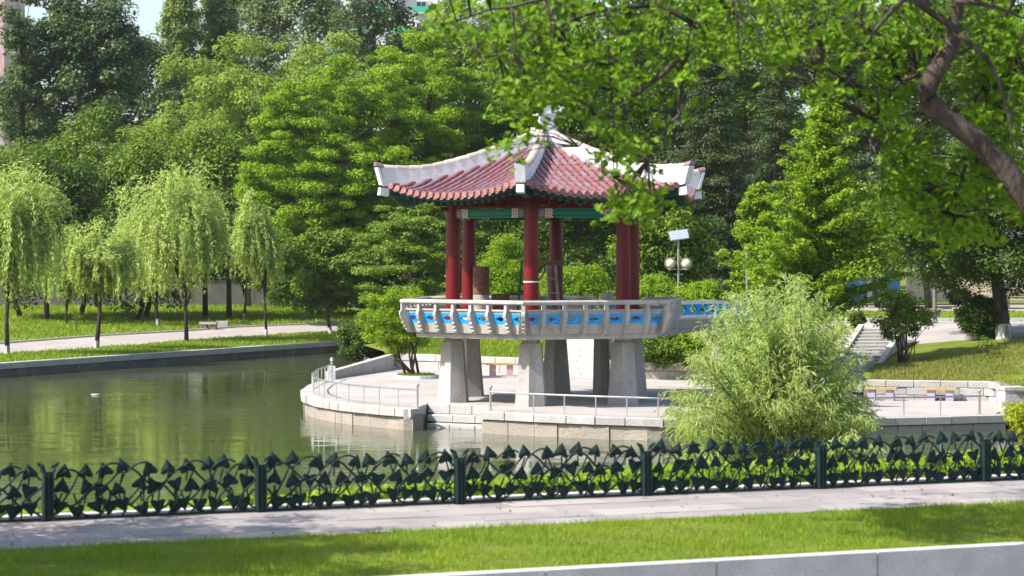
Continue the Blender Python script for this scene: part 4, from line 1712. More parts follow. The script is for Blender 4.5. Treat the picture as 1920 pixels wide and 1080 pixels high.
def tree(kind, name, label, u, vt, vb, hw, Y, leaf, seed, clumps=90, per=260, size=None, L=.28, W=.15, bark='bark_dark', tr=.22,
         flat=.6, trunk_u=None, wash=False, base=None, group=None, lump=.28, shell=.35, limbs=14, depth=.85, cat='tree', lean=0.0, up=.8):
    rng = np.random.default_rng(seed)
    k = Y / F
    tu = trunk_u if trunk_u is not None else u
    bx = (tu - 960) * k
    if base is None:
        base = Vector((bx, Y, gz(bx, Y)))
    root = thing(name, base, label, cat, group)
    top = HC - (vt - 480) * k - base.z
    bot = HC - (vb - 480) * k - base.z
    cx = (u - 960) * k - base.x
    c = np.array([cx, 0, (top + bot) / 2])
    rad = np.array([hw * k, hw * k * depth, (top - bot) / 2])
    tb = MB()
    mb_ = mt[bark]
    if kind in ('broad', 'layer', 'poplar'):
        if kind == 'layer':
            CC = ell_clumps(rng, c, rad, clumps, shell, 10, lump, -.85, 2.7)
            hstep = size * 1.1 if size else 1.0
            ph = rng.uniform(0, 1)
            zl_ = np.round((CC[:, 2] + ph) / hstep) * hstep - ph
            CC[:, 2] = CC[:, 2] * .78 + zl_ * .22 + rng.normal(0, hstep * .1, len(CC))
        else:
            CC = ell_clumps(rng, c, rad, clumps, shell, 10, lump)
        CS = (size or rad.mean() * .28) * rng.uniform(.55, 1.35, len(CC))
        tp = c + np.array([0, 0, rad[2] * .35])
        # trunk
        jit = rng.normal(0, 1, 2) * rad[0] * .08
        tpts = [Vector((0, 0, -.2)), Vector((cx * .25 + jit[0] + lean, 0, bot * .6)), Vector((cx * .7 + lean * .5, jit[1], c[2] - rad[2] * .3)), Vector((cx, 0, tp[2])), Vector((cx - jit[0], 0, c[2] + rad[2] * .8))]
        axis = (tpts[0], tpts[1])
        tb.tube(tpts, [tr * 1.15, tr, tr * .75, tr * .4, .03], mb_, 9)
        order = rng.permutation(len(CC))[:limbs]
        for i in order:
            q = CC[i]
            tt = rng.uniform(.15, .75)
            zc_ = max(bot * .5, min(q[2] - .25 * rad[2] * rng.uniform(.2, 1), tp[2]))
            # point on trunk at that height
            f_ = max(0, min(1, (zc_ - bot * .6) / max(.1, tp[2] - bot * .6)))
            p0 = tpts[1].lerp(tpts[3], f_)
            limb(tb, p0, q, tr * .42 * (1 - f_ * .5), .02, rng, mb_, .10, 5, 5)
        crown = crown_from(rng, 'crown', root, CC, CS, flat, per, L, W, mt[leaf], up=up)
    elif kind == 'cone':
        pts, szs = [], []
        nb_ = limbs
        tb.tube([(0, 0, -.2), (cx * .3, 0, bot * .5), (cx * .6, 0, (top + bot) * .5), (cx, 0, top * .995)], [tr * 1.1, tr, tr * .6, .02], mb_, 8)
        H = top - bot
        for i in range(nb_):
            f_ = (i + rng.uniform(0, 1)) / nb_
            z = bot + H * (f_ ** 1.1)
            az = i * 2.399 + rng.uniform(-.5, .5)
            ln = (rad[0] * (1 - f_) ** .75 * rng.uniform(.6, 1.12) + .25)
            rise = lean * ln
            p0 = Vector((cx * (z / top), 0, z - rise * .3))
            p1 = p0 + Vector((math.cos(az) * ln, math.sin(az) * ln * depth, rise))
            limb(tb, p0, p1, max(.02, tr * .3 * (1 - f_)), .012, rng, mb_, .05, 4, 5)
            m_ = max(3, int(ln / (size or .5) * 1.8))
            for q in range(m_):
                t_ = (q + 1) / m_
                p = p0.lerp(p1, t_) + Vector((rng.normal(0, .16), rng.normal(0, .16), rng.normal(0, .1))) * (size or .5)
                pts.append(p)
                szs.append((size or .5) * (1.15 - .55 * t_) * rng.uniform(.7, 1.25))
        CC = np.array([tuple(p) for p in pts])
        CS = np.array(szs)
        crown = crown_from(rng, 'crown', root, CC, CS, flat, per, L, W, mt[leaf], up=up, droop=.2)
    elif kind == 'willow':
        axis = (Vector((0, 0, -.15)), Vector((cx * .15 + rng.normal(0, .08), 0, bot * .7 + .3)))
        tb.tube([axis[0], axis[1], (cx * .5, 0, c[2]), (cx, 0, top * .93)], [tr, tr * .8, tr * .55, .02], mb_, 8)
        Cs, Ds, = [], []
        arms = []
        for i in range(limbs):
            az = i * 2.399 + rng.uniform(-.4, .4)
            el = rng.uniform(.15, 1.0)
            e = c + np.array([math.cos(az) * rad[0] * .72 * math.cos(el * 1.2), math.sin(az) * rad[1] * .72 * math.cos(el * 1.2), rad[2] * (.05 + .85 * math.sin(el * 1.35))])
            f_ = rng.uniform(.1, .6)
            z0 = bot * .8 + (c[2] - bot * .8) * f_ + rad[2] * .2 * f_
            p0 = Vector((cx * .4 * f_, 0, max(.8, z0)))
            limb(tb, p0, e, tr * .42, .015, rng, mb_, .08, 5, 5, sag=.10)
            arms.append((np.array(p0), e))
        ns = clumps
        for s in range(ns):
            p0, e = arms[rng.integers(len(arms))]
            t_ = rng.uniform(.35, 1.12)
            st = p0 + (e - p0) * t_ + rng.normal(0, .3, 3) * rad * .4
            hv = st[:2] - c[:2]
            hv = hv / (np.linalg.norm(hv) + 1e-6) * rng.uniform(.3, 1.1) + rng.normal(0, .35, 2)
            zend = max(bot + rng.uniform(-.25, 1.1) * rad[2] * .5, .5)
            ln = min(max(.5, (st[2] - zend)) * rng.uniform(.3, .8), rad[2] * .95)
            m_ = per
            q = np.sort(rng.uniform(0, 1, m_))
            out = 1 - (1 - q) ** 2
            X = st[0] + hv[0] * out * ln * .35 + rng.normal(0, .035, m_) * ln ** .5
            Yy = st[1] + hv[1] * out * ln * .35 + rng.normal(0, .035, m_) * ln ** .5
            Z = st[2] + .22 * ln * q - 1.22 * ln * q ** 1.6 + rng.normal(0, .03, m_)
            Cs.append(np.stack([X, Yy, Z], 1))
            dv = np.stack([hv[0] * (1 - q) + rng.normal(0, .45, m_), hv[1] * (1 - q) + rng.normal(0, .45, m_), -0.35 - q * .9 + rng.normal(0, .25, m_)], 1)
            Ds.append(dv)
        for p0, e in arms:       # loose tufts along the limbs break the curtain of strands
            for _ in range(5):
                t_ = rng.uniform(.55, 1.15)
                pc = p0 + (e - p0) * t_ + rng.normal(0, .16, 3) * rad
                m_ = int(rng.integers(50, 110))
                Cs.append(pc + rng.normal(0, .13, (m_, 3)) * rad * np.array([1, 1, .8]))
                ov = unit((pc - c)[None, :])[0]
                Ds.append(rng.normal(0, .55, (m_, 3)) + ov * .8 + np.array([0, 0, -.35]))
        C = np.concatenate(Cs)
        D = np.concatenate(Ds)
        N_ = len(C)
        Nn = rng.normal(0, .6, (N_, 3)) + np.array([0, -.2, .35]) + unit(C - c) * .5
        crown = leaves('crown', C, Nn, D, L * rng.uniform(.6, 1.3, N_), W * rng.uniform(.7, 1.3, N_), mt[leaf], root, rng.uniform(0, 1, N_))
    elif kind == 'shrub':
        CC = ell_clumps(rng, c, rad, clumps, shell, 10, lump, -.95)
        CS = (size or rad.mean() * .3) * rng.uniform(.6, 1.3, len(CC))
        for i in range(limbs):
            q = CC[rng.integers(len(CC))]
            limb(tb, (rng.normal(0, rad[0] * .12), rng.normal(0, rad[0] * .12), -.1), q, tr, tr * .25, rng, mb_, .12, 4, 5)
        crown = crown_from(rng, 'crown', root, CC, CS, flat, per, L, W, mt[leaf], up=up)
    tb.build('trunk' if kind != 'shrub' else 'stems', root, True, False)
    if wash:
        b = MB()
        a0, a1 = axis
        f0_, f1_ = .2 / (a1.z + .2), .2 / (a1.z + .2) + (.62 if hw > 120 and kind == 'broad' else .42) / (a1.z + .2)
        b.tube([a0.lerp(a1, f0_ - .03), a0.lerp(a1, f1_)], tr * (1.17 if kind != 'willow' else 1.06), mt['limewash'], 9)
        b.build('limewash_band', root)
    return root


# --- far row
G1 = 'tall trees behind the park'
tree('cone', 'redwood_tree', 'tall feathery light green tree right of the sky gap', 338, -70, 260, 62, 232, 'leaf_larch', 101, size=1.5, per=150, L=.5, W=.2, tr=.35, limbs=60, lean=.35, flat=.7, group=G1)
tree('cone', 'redwood_tree', 'tall feathery tree with dark trunk between its paler neighbours', 412, -100, 240, 62, 236, 'leaf_larch', 102, size=1.5, per=150, L=.5, W=.2, tr=.4, limbs=60, lean=.35, flat=.7, group=G1)
tree('poplar', 'poplar_tree', 'tall silvery poplar behind the light green open tree', 490, -130, 220, 60, 250, 'leaf_poplar', 103, 90, 140, 1.5, L=.42, W=.26, tr=.35, flat=.9, group=G1)
tree('poplar', 'poplar_tree', 'tall hazy poplar left of the dark poplar, cut off by the photo top', 585, -110, 230, 66, 248, 'leaf_poplar', 104, 80, 140, 1.5, L=.42, W=.26, tr=.35, flat=.9, group=G1)
tree('poplar', 'poplar_tree', 'dark bluish poplar in front of the white apartment block', 700, -90, 190, 85, 225, 'leaf_blue', 105, 70, 130, 1.4, L=.42, W=.26, tr=.4, flat=.9, group=G1, lump=.45)
tree('broad', 'broadleaf_tree', 'mid green far tree behind the hanging leaves above the roof', 880, 10, 330, 95, 205, 'leaf_mid', 106, 110, 190, 1.5, L=.38, W=.22, tr=.4, group=G1)
tree('broad', 'broadleaf_tree', 'tall far tree behind the finial and the hanging foreground leaves', 1030, -60, 360, 120, 190, 'leaf_mid', 107, 130, 190, 1.5, L=.36, W=.2, tr=.4, group=G1)
tree('broad', 'broadleaf_tree', 'dark far tree to the right of the finial behind hanging twigs', 1190, -90, 420, 120, 178, 'leaf_dark', 108, 130, 200, 1.4, L=.36, W=.2, tr=.4, group=G1)
tree('broad', 'broadleaf_tree', 'far green tree above the solar lamp, behind the dark pine', 1400, -90, 400, 130, 182, 'leaf_mid', 109, 130, 200, 1.4, L=.36, W=.2, tr=.4, group=G1)
tree('broad', 'broadleaf_tree', 'far dark tree behind the crooked foreground limb', 1660, -90, 470, 140, 172, 'leaf_dark', 110, 140, 200, 1.4, L=.34, W=.2, tr=.4, group=G1)
tree('broad', 'broadleaf_tree', 'far dark green tree behind the upper right foreground leaves', 1880, -90, 480, 150, 165, 'leaf_dark', 111, 140, 200, 1.4, L=.34, W=.2, tr=.4, group=G1)
for u, vt, vb, hw, Yq, lf, sd_, lab in (
        (600, 230, 560, 100, 205, 'leaf_dark', 301, 'dark tree filling the gap behind the big layered tree'),
        (745, 200, 560, 100, 200, 'leaf_dark', 302, 'dark tree behind the higher layered tree, left of the roof'),
        (880, 250, 560, 100, 198, 'leaf_dark', 303, 'dark tree behind the left roof slope and columns'),
        (1010, 330, 560, 90, 196, 'leaf_dark', 304, 'dark far tree seen under the roof behind the front column'),
        (1120, 330, 570, 90, 195, 'leaf_dark', 305, 'dark far tree seen under the roof at its right half'),
        (1250, 300, 570, 100, 190, 'leaf_dark', 306, 'dark far tree behind the leafy tree by the solar lamp'),
        (330, 210, 520, 110, 212, 'leaf_mid', 307, 'far green tree below the sky gap'),
        (60, 180, 520, 110, 215, 'leaf_mid', 308, 'far green tree low in front of the pink building'),
        (262, 75, 340, 78, 214, 'leaf_blue', 315, 'bluish tree low in the notch under the sky gap'),
        (700, 400, 590, 120, 162, 'leaf_dark', 316, 'dark low tree under the layered trees left of the columns'),
        (1215, 100, 420, 95, 200, 'leaf_dark', 317, 'far dark tree filling the gap right of the finial'),
        (1450, 120, 430, 120, 198, 'leaf_dark', 318, 'far dark tree between the two tall conifers'),
        (1790, 140, 460, 120, 195, 'leaf_dark', 319, 'far dark tree low behind the crooked limb'),
        (560, 235, 480, 85, 203, 'leaf_mid', 320, 'far green tree between the open light green tree and the layered tree'),
        (480, 260, 540, 110, 208, 'leaf_mid', 309, 'far green tree behind the open light green tree'),
        (800, 60, 300, 80, 230, 'leaf_mid', 310, 'far green tree right of the dark bluish poplar'),
        (1300, -110, 300, 110, 205, 'leaf_mid', 311, 'tall far green tree seen through the hanging leaves'),
        (1530, -110, 300, 120, 200, 'leaf_dark', 312, 'tall far dark tree above the bright pointed tree'),
        (1770, -110, 300, 120, 200, 'leaf_dark', 313, 'tall far dark tree directly behind the crooked limb'),
        (1000, -120, 200, 110, 225, 'leaf_light', 314, 'tall far pale green tree behind the leaf curtain')):
    tree('broad', 'broadleaf_tree', lab, u, vt, vb, hw, Yq, lf, sd_, 110, 170, 1.5, L=.38, W=.22, tr=.3, lump=.35, flat=.75, shell=.35, group='far trees filling the gaps', limbs=8)
# --- left, behind the wall
tree('broad', 'broadleaf_tree', 'tall dark bluish tree left of the sky gap', 155, -70, 320, 132, 195, 'leaf_blue', 112, 190, 230, 1.35, L=.36, W=.22, tr=.4, lump=.4, flat=.7, limbs=24)
tree('broad', 'broadleaf_tree', 'thin dull tree in front of the pink building at far left', 40, -30, 340, 66, 192, 'leaf_blue', 113, 60, 170, 1.0, L=.34, W=.2, tr=.3, lump=.4, limbs=20)
tree('broad', 'broadleaf_tree', 'light green open tree with pale bare twigs above the willows', 465, 75, 420, 150, 176, 'leaf_light', 114, 190, 170, 1.1, L=.36, W=.16, bark='bark_grey', tr=.25, lump=.45, flat=.8, limbs=45)
tree('broad', 'broadleaf_tree', 'pale green tree between the layered tree and the far poplars', 625, 60, 380, 85, 180, 'leaf_light', 115, 100, 170, 1.1, L=.34, W=.16, bark='bark_grey', tr=.25, lump=.45, flat=.8, limbs=30)
for u, vt, hw, Yq, lf, sd_, lab in ((40, 255, 100, 172, 'leaf_mid', 120, 'rounded dense tree at far left behind the leftmost willow'),
                                    (150, 228, 105, 174, 'leaf_mid', 121, 'rounded dense tree below the tall dark bluish tree'),
                                    (270, 232, 100, 170, 'leaf_mid', 122, 'rounded dense tree behind the gap between two willows'),
                                    (385, 255, 100, 171, 'leaf_mid', 123, 'rounded dense tree below the light green open tree'),
                                    (90, 330, 120, 167, 'leaf_dark', 124, 'low dark tree filling the gap right of the leftmost willow'),
                                    (430, 370, 80, 168, 'leaf_dark', 125, 'low dark tree beside the lawn right of the biggest willow'),
                                    (250, 350, 90, 167, 'leaf_dark', 126, 'low dark tree behind the biggest willow crown')):
    tree('broad', 'broadleaf_tree', lab, u, vt, (545 if vt < 300 else 562) - (45 if u > 340 else 0), hw, Yq - 15, lf, sd_, 130, 210, 1.15, L=.28, W=.15, tr=.17, lump=.35, flat=.75, shell=.3, group='rounded trees in front of the grey wall')
# --- layered bright trees
G2 = 'bright layered trees left of the pavilion'
tree('layer', 'silk_tree', 'large bright layered tree left of the pavilion roof', 612, 180, 575, 148, 146, 'leaf_bright', 130, 380, 400, .88, L=.21, W=.095, tr=.32, flat=.42, trunk_u=742, shell=.28, lump=.3, limbs=40, group=G2, up=.9)
tree('layer', 'silk_tree', 'bright layered tree whose top stands higher, just behind the roof', 800, 108, 480, 135, 150, 'leaf_bright', 131, 330, 400, .88, L=.21, W=.095, tr=.3, flat=.42, trunk_u=800, shell=.28, limbs=30, group=G2, up=.9)
tree('layer', 'silk_tree', 'olive layered tree behind the finial and ridge', 960, 195, 470, 120, 152, 'leaf_mid', 132, 260, 180, .85, L=.26, W=.12, tr=.3, flat=.45, limbs=26, group=G2, up=.9)
tree('layer', 'silk_tree', 'darker layered tree seen left of the red columns under the eave', 790, 375, 575, 110, 118, 'leaf_mid', 133, 130, 190, .7, L=.2, W=.08, tr=.2, flat=.3, limbs=26, trunk_u=770, group=G2, up=.9)
q = Gz(622, 627)
tree('broad', 'broadleaf_tree', 'small dark leafy tree with white trunk foot at the end of the left path', 600, 430, 600, 92, q.y, 'leaf_mid', 134, 130, 200, .75, L=.26, W=.12, tr=.11, trunk_u=622, wash=True, flat=.6)
# --- behind pavilion
tree('broad', 'broadleaf_tree', 'dark tree with thick leaning trunk seen between the red columns', 1090, 200, 490, 120, 116, 'leaf_dark', 140, 150, 190, .95, L=.22, W=.12, tr=.3, trunk_u=1118, flat=.6)
tree('broad', 'broadleaf_tree', 'dark tree with slimmer trunk left of the leaning one', 1000, 300, 500, 95, 120, 'leaf_dark', 141, 110, 180, .9, L=.22, W=.12, tr=.2, trunk_u=1076, flat=.6)
tree('cone', 'pine_tree', 'dark tall conifer behind the right roof corner', 1330, 70, 540, 130, 128, 'leaf_conifer', 142, size=.85, per=170, L=.24, W=.07, tr=.28, limbs=80, lean=-.05, flat=.5)
tree('cone', 'pine_tree', 'dark conifer behind the bright pointed tree', 1580, 60, 500, 120, 132, 'leaf_conifer', 143, size=.85, per=170, L=.24, W=.07, tr=.28, limbs=75, lean=-.05, flat=.5)
tree('cone', 'pine_tree', 'dark conifer between the right roof corner and the bright pointed tree', 1455, 130, 520, 95, 138, 'leaf_conifer', 144, size=.85, per=150, L=.24, W=.07, tr=.28, limbs=60, lean=-.05, flat=.5)
tree('broad', 'broadleaf_tree', 'mid green leafy tree right beside the solar lamp', 1245, 330, 560, 85, 110, 'leaf_mid', 145, 120, 190, .75, L=.2, W=.13, tr=.15, flat=.6)
tree('cone', 'ginkgo_tree', 'bright yellow green pointed tree with tiered branches right of the pavilion', 1550, 195, 585, 180, 84, 'leaf_ginkgo', 146, size=.45, per=95, L=.14, W=.10, tr=.15, limbs=85, lean=.32, flat=.55, trunk_u=1505)
tree('cone', 'ginkgo_tree', 'shorter bright tiered tree just right of the solar lamp', 1425, 350, 580, 85, 106, 'leaf_ginkgo', 147, size=.5, per=85, L=.17, W=.12, tr=.12, limbs=50, lean=.32, flat=.55)
tree('broad', 'broadleaf_tree', 'park tree with forked trunks in front of the beige wall', 1715, 370, 525, 95, 122, 'leaf_mid', 148, 120, 190, .85, L=.22, W=.12, tr=.18, trunk_u=1742, flat=.6)
tree('broad', 'broadleaf_tree', 'green park tree in front of the blue hoarding', 1630, 350, 550, 75, 125, 'leaf_mid', 149, 100, 190, .85, L=.22, W=.12, tr=.15, trunk_u=1650, flat=.6)
q = Gz(1882, 640)
tree('broad', 'broadleaf_tree', 'big dark tree with limewashed trunk foot at the right', 1850, 270, 555, 165, q.y + .5, 'leaf_dark', 150, 300, 210, .75, L=.17, W=.085, tr=.27, trunk_u=1882, wash=True, flat=.6, shell=.35, depth=1.25)
# --- willows on the left lawn
G3 = 'young willows on the left lawn'
for (bu, bv, u, vt, vb, hw, sd_, ns, lab, ws) in (
        (14, 666, 30, 332, 590, 105, 160, 330, 'leftmost willow, cut by the photo edge, dark trunk on the verge', True),
        (180, 656, 190, 428, 570, 78, 161, 190, 'small willow with forked trunk on the pond verge', True),
        (350, 641, 330, 322, 585, 112, 162, 420, 'biggest willow of the lawn with straight slim trunk', False),
        (500, 633, 476, 385, 560, 44, 163, 170, 'narrow willow right of the stone bench', True),
        (297, 611, 260, 400, 590, 70, 164, 160, 'willow behind the biggest one, with limewashed trunk foot', True),
        (457, 601, 455, 420, 555, 45, 165, 90, 'slender far willow with thin trunk near the grey wall', True),
        (126, 609, 120, 440, 590, 60, 166, 130, 'willow farther back between the two leftmost ones', False)):
    q = Gz(bu, bv)
    tree('willow', 'willow_tree', lab, u, vt + 8, vb, hw * .92, q.y, 'leaf_willow', sd_, int(ns * 1.1), 58, L=.28, W=.06, tr=.13 if hw > 60 else .08, base=q, wash=ws, limbs=22, group=G3)
q = Gz(145, 626)
tree('shrub', 'sapling', 'thin bare sapling on the lawn right of the leftmost willow', 145, 575, 610, 8, q.y, 'leaf_mid', 168, 6, 14, .25, L=.15, W=.07, tr=.035, base=q, limbs=2, cat='sapling')
# --- terrace tree with ring
q = G(780, 709, ZT)
rt = thing('planter_ring', (q.x, q.y, ZT), 'white ring kerb with grass around the small terrace tree', 'planter')
b = MB(); b.lathe([(.86, 0), (.86, .12), (.74, .12), (.74, 0.02)], mt['plaster_white'], n=28, caps=False); b.build('ring', rt)
b = MB(); b.lathe([(.75, .03), (.75, .07), (.4, .12), (.02, .14)], mt['ground_grass'], n=20); so_ = b.build('soil', rt)
rg = np.random.default_rng(4)
a_, rr_ = rg.uniform(0, 2 * PI, 900), np.sqrt(rg.uniform(0, 1, 900)) * .72
V = np.zeros((900, 3, 3))
V[:, :, 0] = (rr_ * np.cos(a_))[:, None]; V[:, :, 1] = (rr_ * np.sin(a_))[:, None]; V[:, :, 2] = .08
V[:, 1, 0] += .03; V[:, 2, 2] += rg.uniform(.06, .16, 900); V[:, 2, 0] += rg.normal(0, .04, 900)
rawmesh('grass_tuft', V, 3, mt['grass_blade'], so_, rg.uniform(0, 1, 900))
tree('shrub', 'small_tree', 'small bushy bright tree with forked dark stems on the terrace', 758, 542, 662, 74, q.y, 'leaf_ginkgo', 170, 170, 150, .34, L=.11, W=.05, tr=.06, base=Vector((q.x, q.y, ZT + .1)), limbs=7, shell=.3, cat='tree', up=.4)
# --- shrubs
for (bu, vt, vb, hw, Yq, lf, sd_, cl, per, sz, lab, zz) in (
        (682, 586, 680, 50, 103, 'leaf_dark', 180, 120, 150, .4, 'dark rounded shrub at the pond end left of the terrace tree', None),
        (935, 468, 592, 58, 101, 'leaf_ginkgo', 181, 130, 130, .5, 'bright leafy bush behind the drums on the deck', None),
        (1075, 492, 592, 62, 104, 'leaf_ginkgo', 182, 130, 120, .5, 'bright bush behind the trestle between the columns', None),
        (1165, 545, 592, 40, 102, 'leaf_mid', 183, 70, 120, .4, 'low rounded bush left of the right hand columns', None),
        (1235, 528, 596, 45, 101, 'leaf_ginkgo', 184, 90, 120, .4, 'clipped bright bush below the solar lamp', None),
        (1315, 530, 590, 48, 99, 'leaf_ginkgo', 185, 90, 120, .4, 'clipped bright bush above the footbridge rail', None),
        (1235, 612, 690, 48, 89.3, 'leaf_mid', 186, 110, 110, .35, 'leafy bush hanging over the rear wall below the footbridge', None),
        (1288, 620, 690, 28, 88.9, 'leaf_ginkgo', 187, 60, 100, .3, 'small bright bush beside the bridge abutment', None),
        (845, 560, 640, 50, 108, 'leaf_mid', 188, 90, 120, .45, 'green bush left of the red columns behind the railing', None),
        (1003, 520, 600, 40, 107, 'leaf_mid', 189, 80, 120, .45, 'green bush right behind the front red column', None),
        (1845, 560, 634, 47, 89.6, 'leaf_dark', 191, 110, 130, .3, 'dark round shrub left of the limewashed tree', None),
        (1607, 584, 614, 13, 93, 'leaf_dark', 192, 50, 90, .15, 'small clipped ball shrub beside the big willow bush', None),
        (1796, 543, 570, 19, 128, 'leaf_rusty', 193, 50, 90, .3, 'dark reddish ball shrub in front of the beige wall', None)):
    tree('shrub', 'shrub', lab, bu, vt, vb, hw, Yq, lf, sd_, cl, per, sz, L=.13, W=.065, tr=.03, limbs=8, shell=.3, cat='shrub', lump=.25, up=.45)
tree('shrub', 'shrub', 'open many stemmed shrub at the top of the wide stone stairs', 1692, 545, 640, 50, 84.5, 'leaf_mid', 190, 90, 75, .3, L=.12, W=.06, tr=.03, limbs=18, shell=.5, cat='shrub', up=.4)
q = Gz(1850, 668)
tree('shrub', 'sapling', 'thin young plant on the grass slope below the dark shrub', 1850, 620, 668, 22, q.y, 'leaf_mid', 195, 14, 20, .22, L=.1, W=.05, tr=.02, base=q, limbs=5, cat='sapling')

# --- near willow bush on the near bank
rng = np.random.default_rng(200)
YW = 43.0
kW = YW / F
bx = (1478 - 960) * kW
wb = thing('willow_bush', (bx, YW, 0.2), 'big pale green willow bush in front of the terrace right end', 'willow')
tb = MB()
Cs, Ds, Vr = [], [], []
SH = []
for i in range(230):
    # shoot end points over an irregular dome given in photo proportions
    u = rng.uniform(1248, 1640)
    prof = np.interp(u, [1240, 1290, 1330, 1380, 1450, 1500, 1530, 1570, 1610, 1650], [760, 655, 580, 540, 505, 500, 530, 545, 640, 760])
    v = prof + (870 - prof) * rng.uniform(0, 1) ** 1.25 + 8
    z = HC - (v - 480) * kW - .2
    e = np.array([(u - 960) * kW - bx, rng.normal(0, 1.0), z])
    SH.append(e)
for i, e in enumerate(SH):
    base_ = np.array([rng.normal(0, .2), rng.normal(0, .2), rng.uniform(.2, max(.4, min(2.2, e[2] * .6)))])
    mid = base_ * .45 + e * .55 + np.array([0, 0, .35 + .2 * abs(e[0])])
    pts = []
    for q in np.linspace(0, 1, 8):
        pts.append((1 - q) ** 2 * base_ + 2 * q * (1 - q) * mid + q * q * e)
    tb.tube(pts, list(np.linspace(.026, .005, 8)), mt['bark_grey'], 5)
    pts = np.array(pts)
    n = 210
    q = rng.uniform(.25, 1, n)
    ii = np.minimum((q * 7).astype(int), 6)
    fr = (q * 7 - ii)[:, None]
    p = pts[ii] * (1 - fr) + pts[ii + 1] * fr
    tg = unit(pts[ii + 1] - pts[ii])
    side = rng.normal(0, 1, (n, 3)) * np.array([1, 1, .6])
    # side twigs: leaves spread around the shoot
    p = p + side * .10 + np.array([0, 0, -.04])
    d = unit(side) * .7 + tg * .8 + np.array([0, 0, -1.0]) + rng.normal(0, .25, (n, 3))
    Cs.append(p); Ds.append(d)
for i in range(9):      # main stems
    a = i * 2.4
    limb(tb, (0.05 * math.cos(a), .05 * math.sin(a), -.4), (math.cos(a) * rng.uniform(.4, 1.1), math.sin(a) * .5, rng.uniform(1.2, 2.9)), .05, .02, rng, mt['bark_grey'], .1, 5, 6)
C, D = np.concatenate(Cs), np.concatenate(Ds)
N_ = len(C)
leaves('crown', C, rng.normal(0, .6, (N_, 3)) + np.array([-.3, -.4, .5]), D, .165 * rng.uniform(.5, 1.25, N_), .021 * rng.uniform(.7, 1.3, N_), mt['leaf_pale'], wb, rng.uniform(0, 1, N_), six=True)
tb.build('stems', wb, True, False)

# yellow-green bush at the right border, ground cover behind the fence
tree('shrub', 'shrub', 'yellow green bush cut off by the right photo border', 1946, 740, 850, 62, 41, 'leaf_yellow', 201, 34, 90, .22, L=.085, W=.045, tr=.015, base=Vector(((1935 - 960) * 41 / F, 41, 0.0)), limbs=8, cat='shrub', up=.4, lump=.4)
rng = np.random.default_rng(202)
n = 26000
s = rng.uniform(-1.0, 24, n)
hmax = .10 + .34 * np.clip((s - 1.5) / 6.5, 0, 1) * (.75 + .25 * np.sin(s * 2.3) * np.sin(s * .9 + 1))
o = -(.35 + rng.uniform(0, 1, n) ** 1.3 * 2.6)
z = hmax * rng.uniform(0, 1, n) ** .6 - .02 + (o + .35) * .10
C = np.stack([f0.x + fd.x * s + fn.x * o, f0.y + fd.y * s + fn.y * o, ZS + z], 1)
go = leaves('ground_cover', C, rng.normal(0, .5, (n, 3)) + np.array([-.2, -.2, .8]), rng.normal(0, 1, (n, 3)), .095 * rng.uniform(.6, 1.3, n), .07 * rng.uniform(.6, 1.3, n), mt['leaf_ginkgo'], None, rng.uniform(0, 1, n), six=False)
tag(go, 'low leafy ground cover growing behind the iron fence', 'ground cover', kind='stuff')

# --- foreground tree, upper right
YN = 26.5
kN = YN / F
tbx = Vector((8.0, 28.0, ZS))
ft = thing('street_tree', tbx, 'foreground tree with crooked brown limb and hanging leaves at the upper right', 'tree')
rng = np.random.default_rng(300)


def NP(u, v, dy=0.0):
    Y = YN + dy
    return P(u, v, Y) - tbx


tb = MB()
tb.tube([(0, 0, -.2), (-.05, -.1, 1.0), (-.25, -.5, 1.7), NP(2040, 520), NP(1975, 440), NP(1925, 372), NP(1880, 312), NP(1830, 262), NP(1775, 222), NP(1738, 190), NP(1737, 165), NP(1757, 128), NP(1784, 90), NP(1792, 40), NP(1796, -20), NP(1790, -110)],
        [.26, .22, .19, .165, .15, .138, .128, .12, .115, .128, .125, .105, .09, .082, .078, .06], mt['bark_brown'], 14)
BR_ = [  # (pixel path, start radius, depth)
    ([(1800, 60), (1700, -10), (1560, -40), (1420, -50), (1330, -20), (1300, 40), (1288, 95)], .042, -1.2),
    ([(1288, 95), (1235, 145), (1172, 190), (1130, 225), (1085, 275)], .034, -1.2),
    ([(1288, 95), (1275, 160), (1272, 215), (1240, 250), (1215, 300)], .03, -1.2),
    ([(1300, 40), (1230, 10), (1120, 20), (1040, 55), (960, 90), (900, 110)], .035, -1.2),
    ([(1420, -50), (1330, -30), (1200, -25), (1080, -10), (960, 10), (880, 30), (830, 50)], .035, -1.8),
    ([(1330, -20), (1370, 20), (1390, -10)], .04, -1.2),
    ([(1140, 20), (1140, 120), (1150, 220), (1150, 330)], .018, -1.6),
    ([(1700, -10), (1640, 60), (1600, 130), (1560, 190)], .03, -.6),
    ([(1757, 128), (1690, 150), (1650, 200), (1630, 260)], .03, .8),
    ([(1775, 215), (1830, 190), (1880, 195), (1930, 180)], .045, .9),
    ([(1790, 60), (1850, 110), (1890, 200), (1900, 280)], .035, -.9),
    ([(1790, 0), (1860, 10), (1930, 40)], .04, -.9),
    ([(1830, 262), (1800, 330), (1790, 400)], .03, .9),
]
branch_pts = []
for pth, r0, dy in BR_:
    base = [NP(u, v, dy) for u, v in pth]
    pts = []
    for a, c in zip(base[:-1], base[1:]):
        for t in (0, .5):
            pts.append(a.lerp(c, t) + Vector(rng.normal(0, .012, 3)))
    pts.append(base[-1])
    tb.tube(pts, list(np.linspace(r0, .008, len(pts))), mt['bark_dark'], 7)
    branch_pts += pts
bp = np.array([tuple(p) for p in branch_pts])
CL = []   # leaf clumps: u, v, radius px, number of clumps
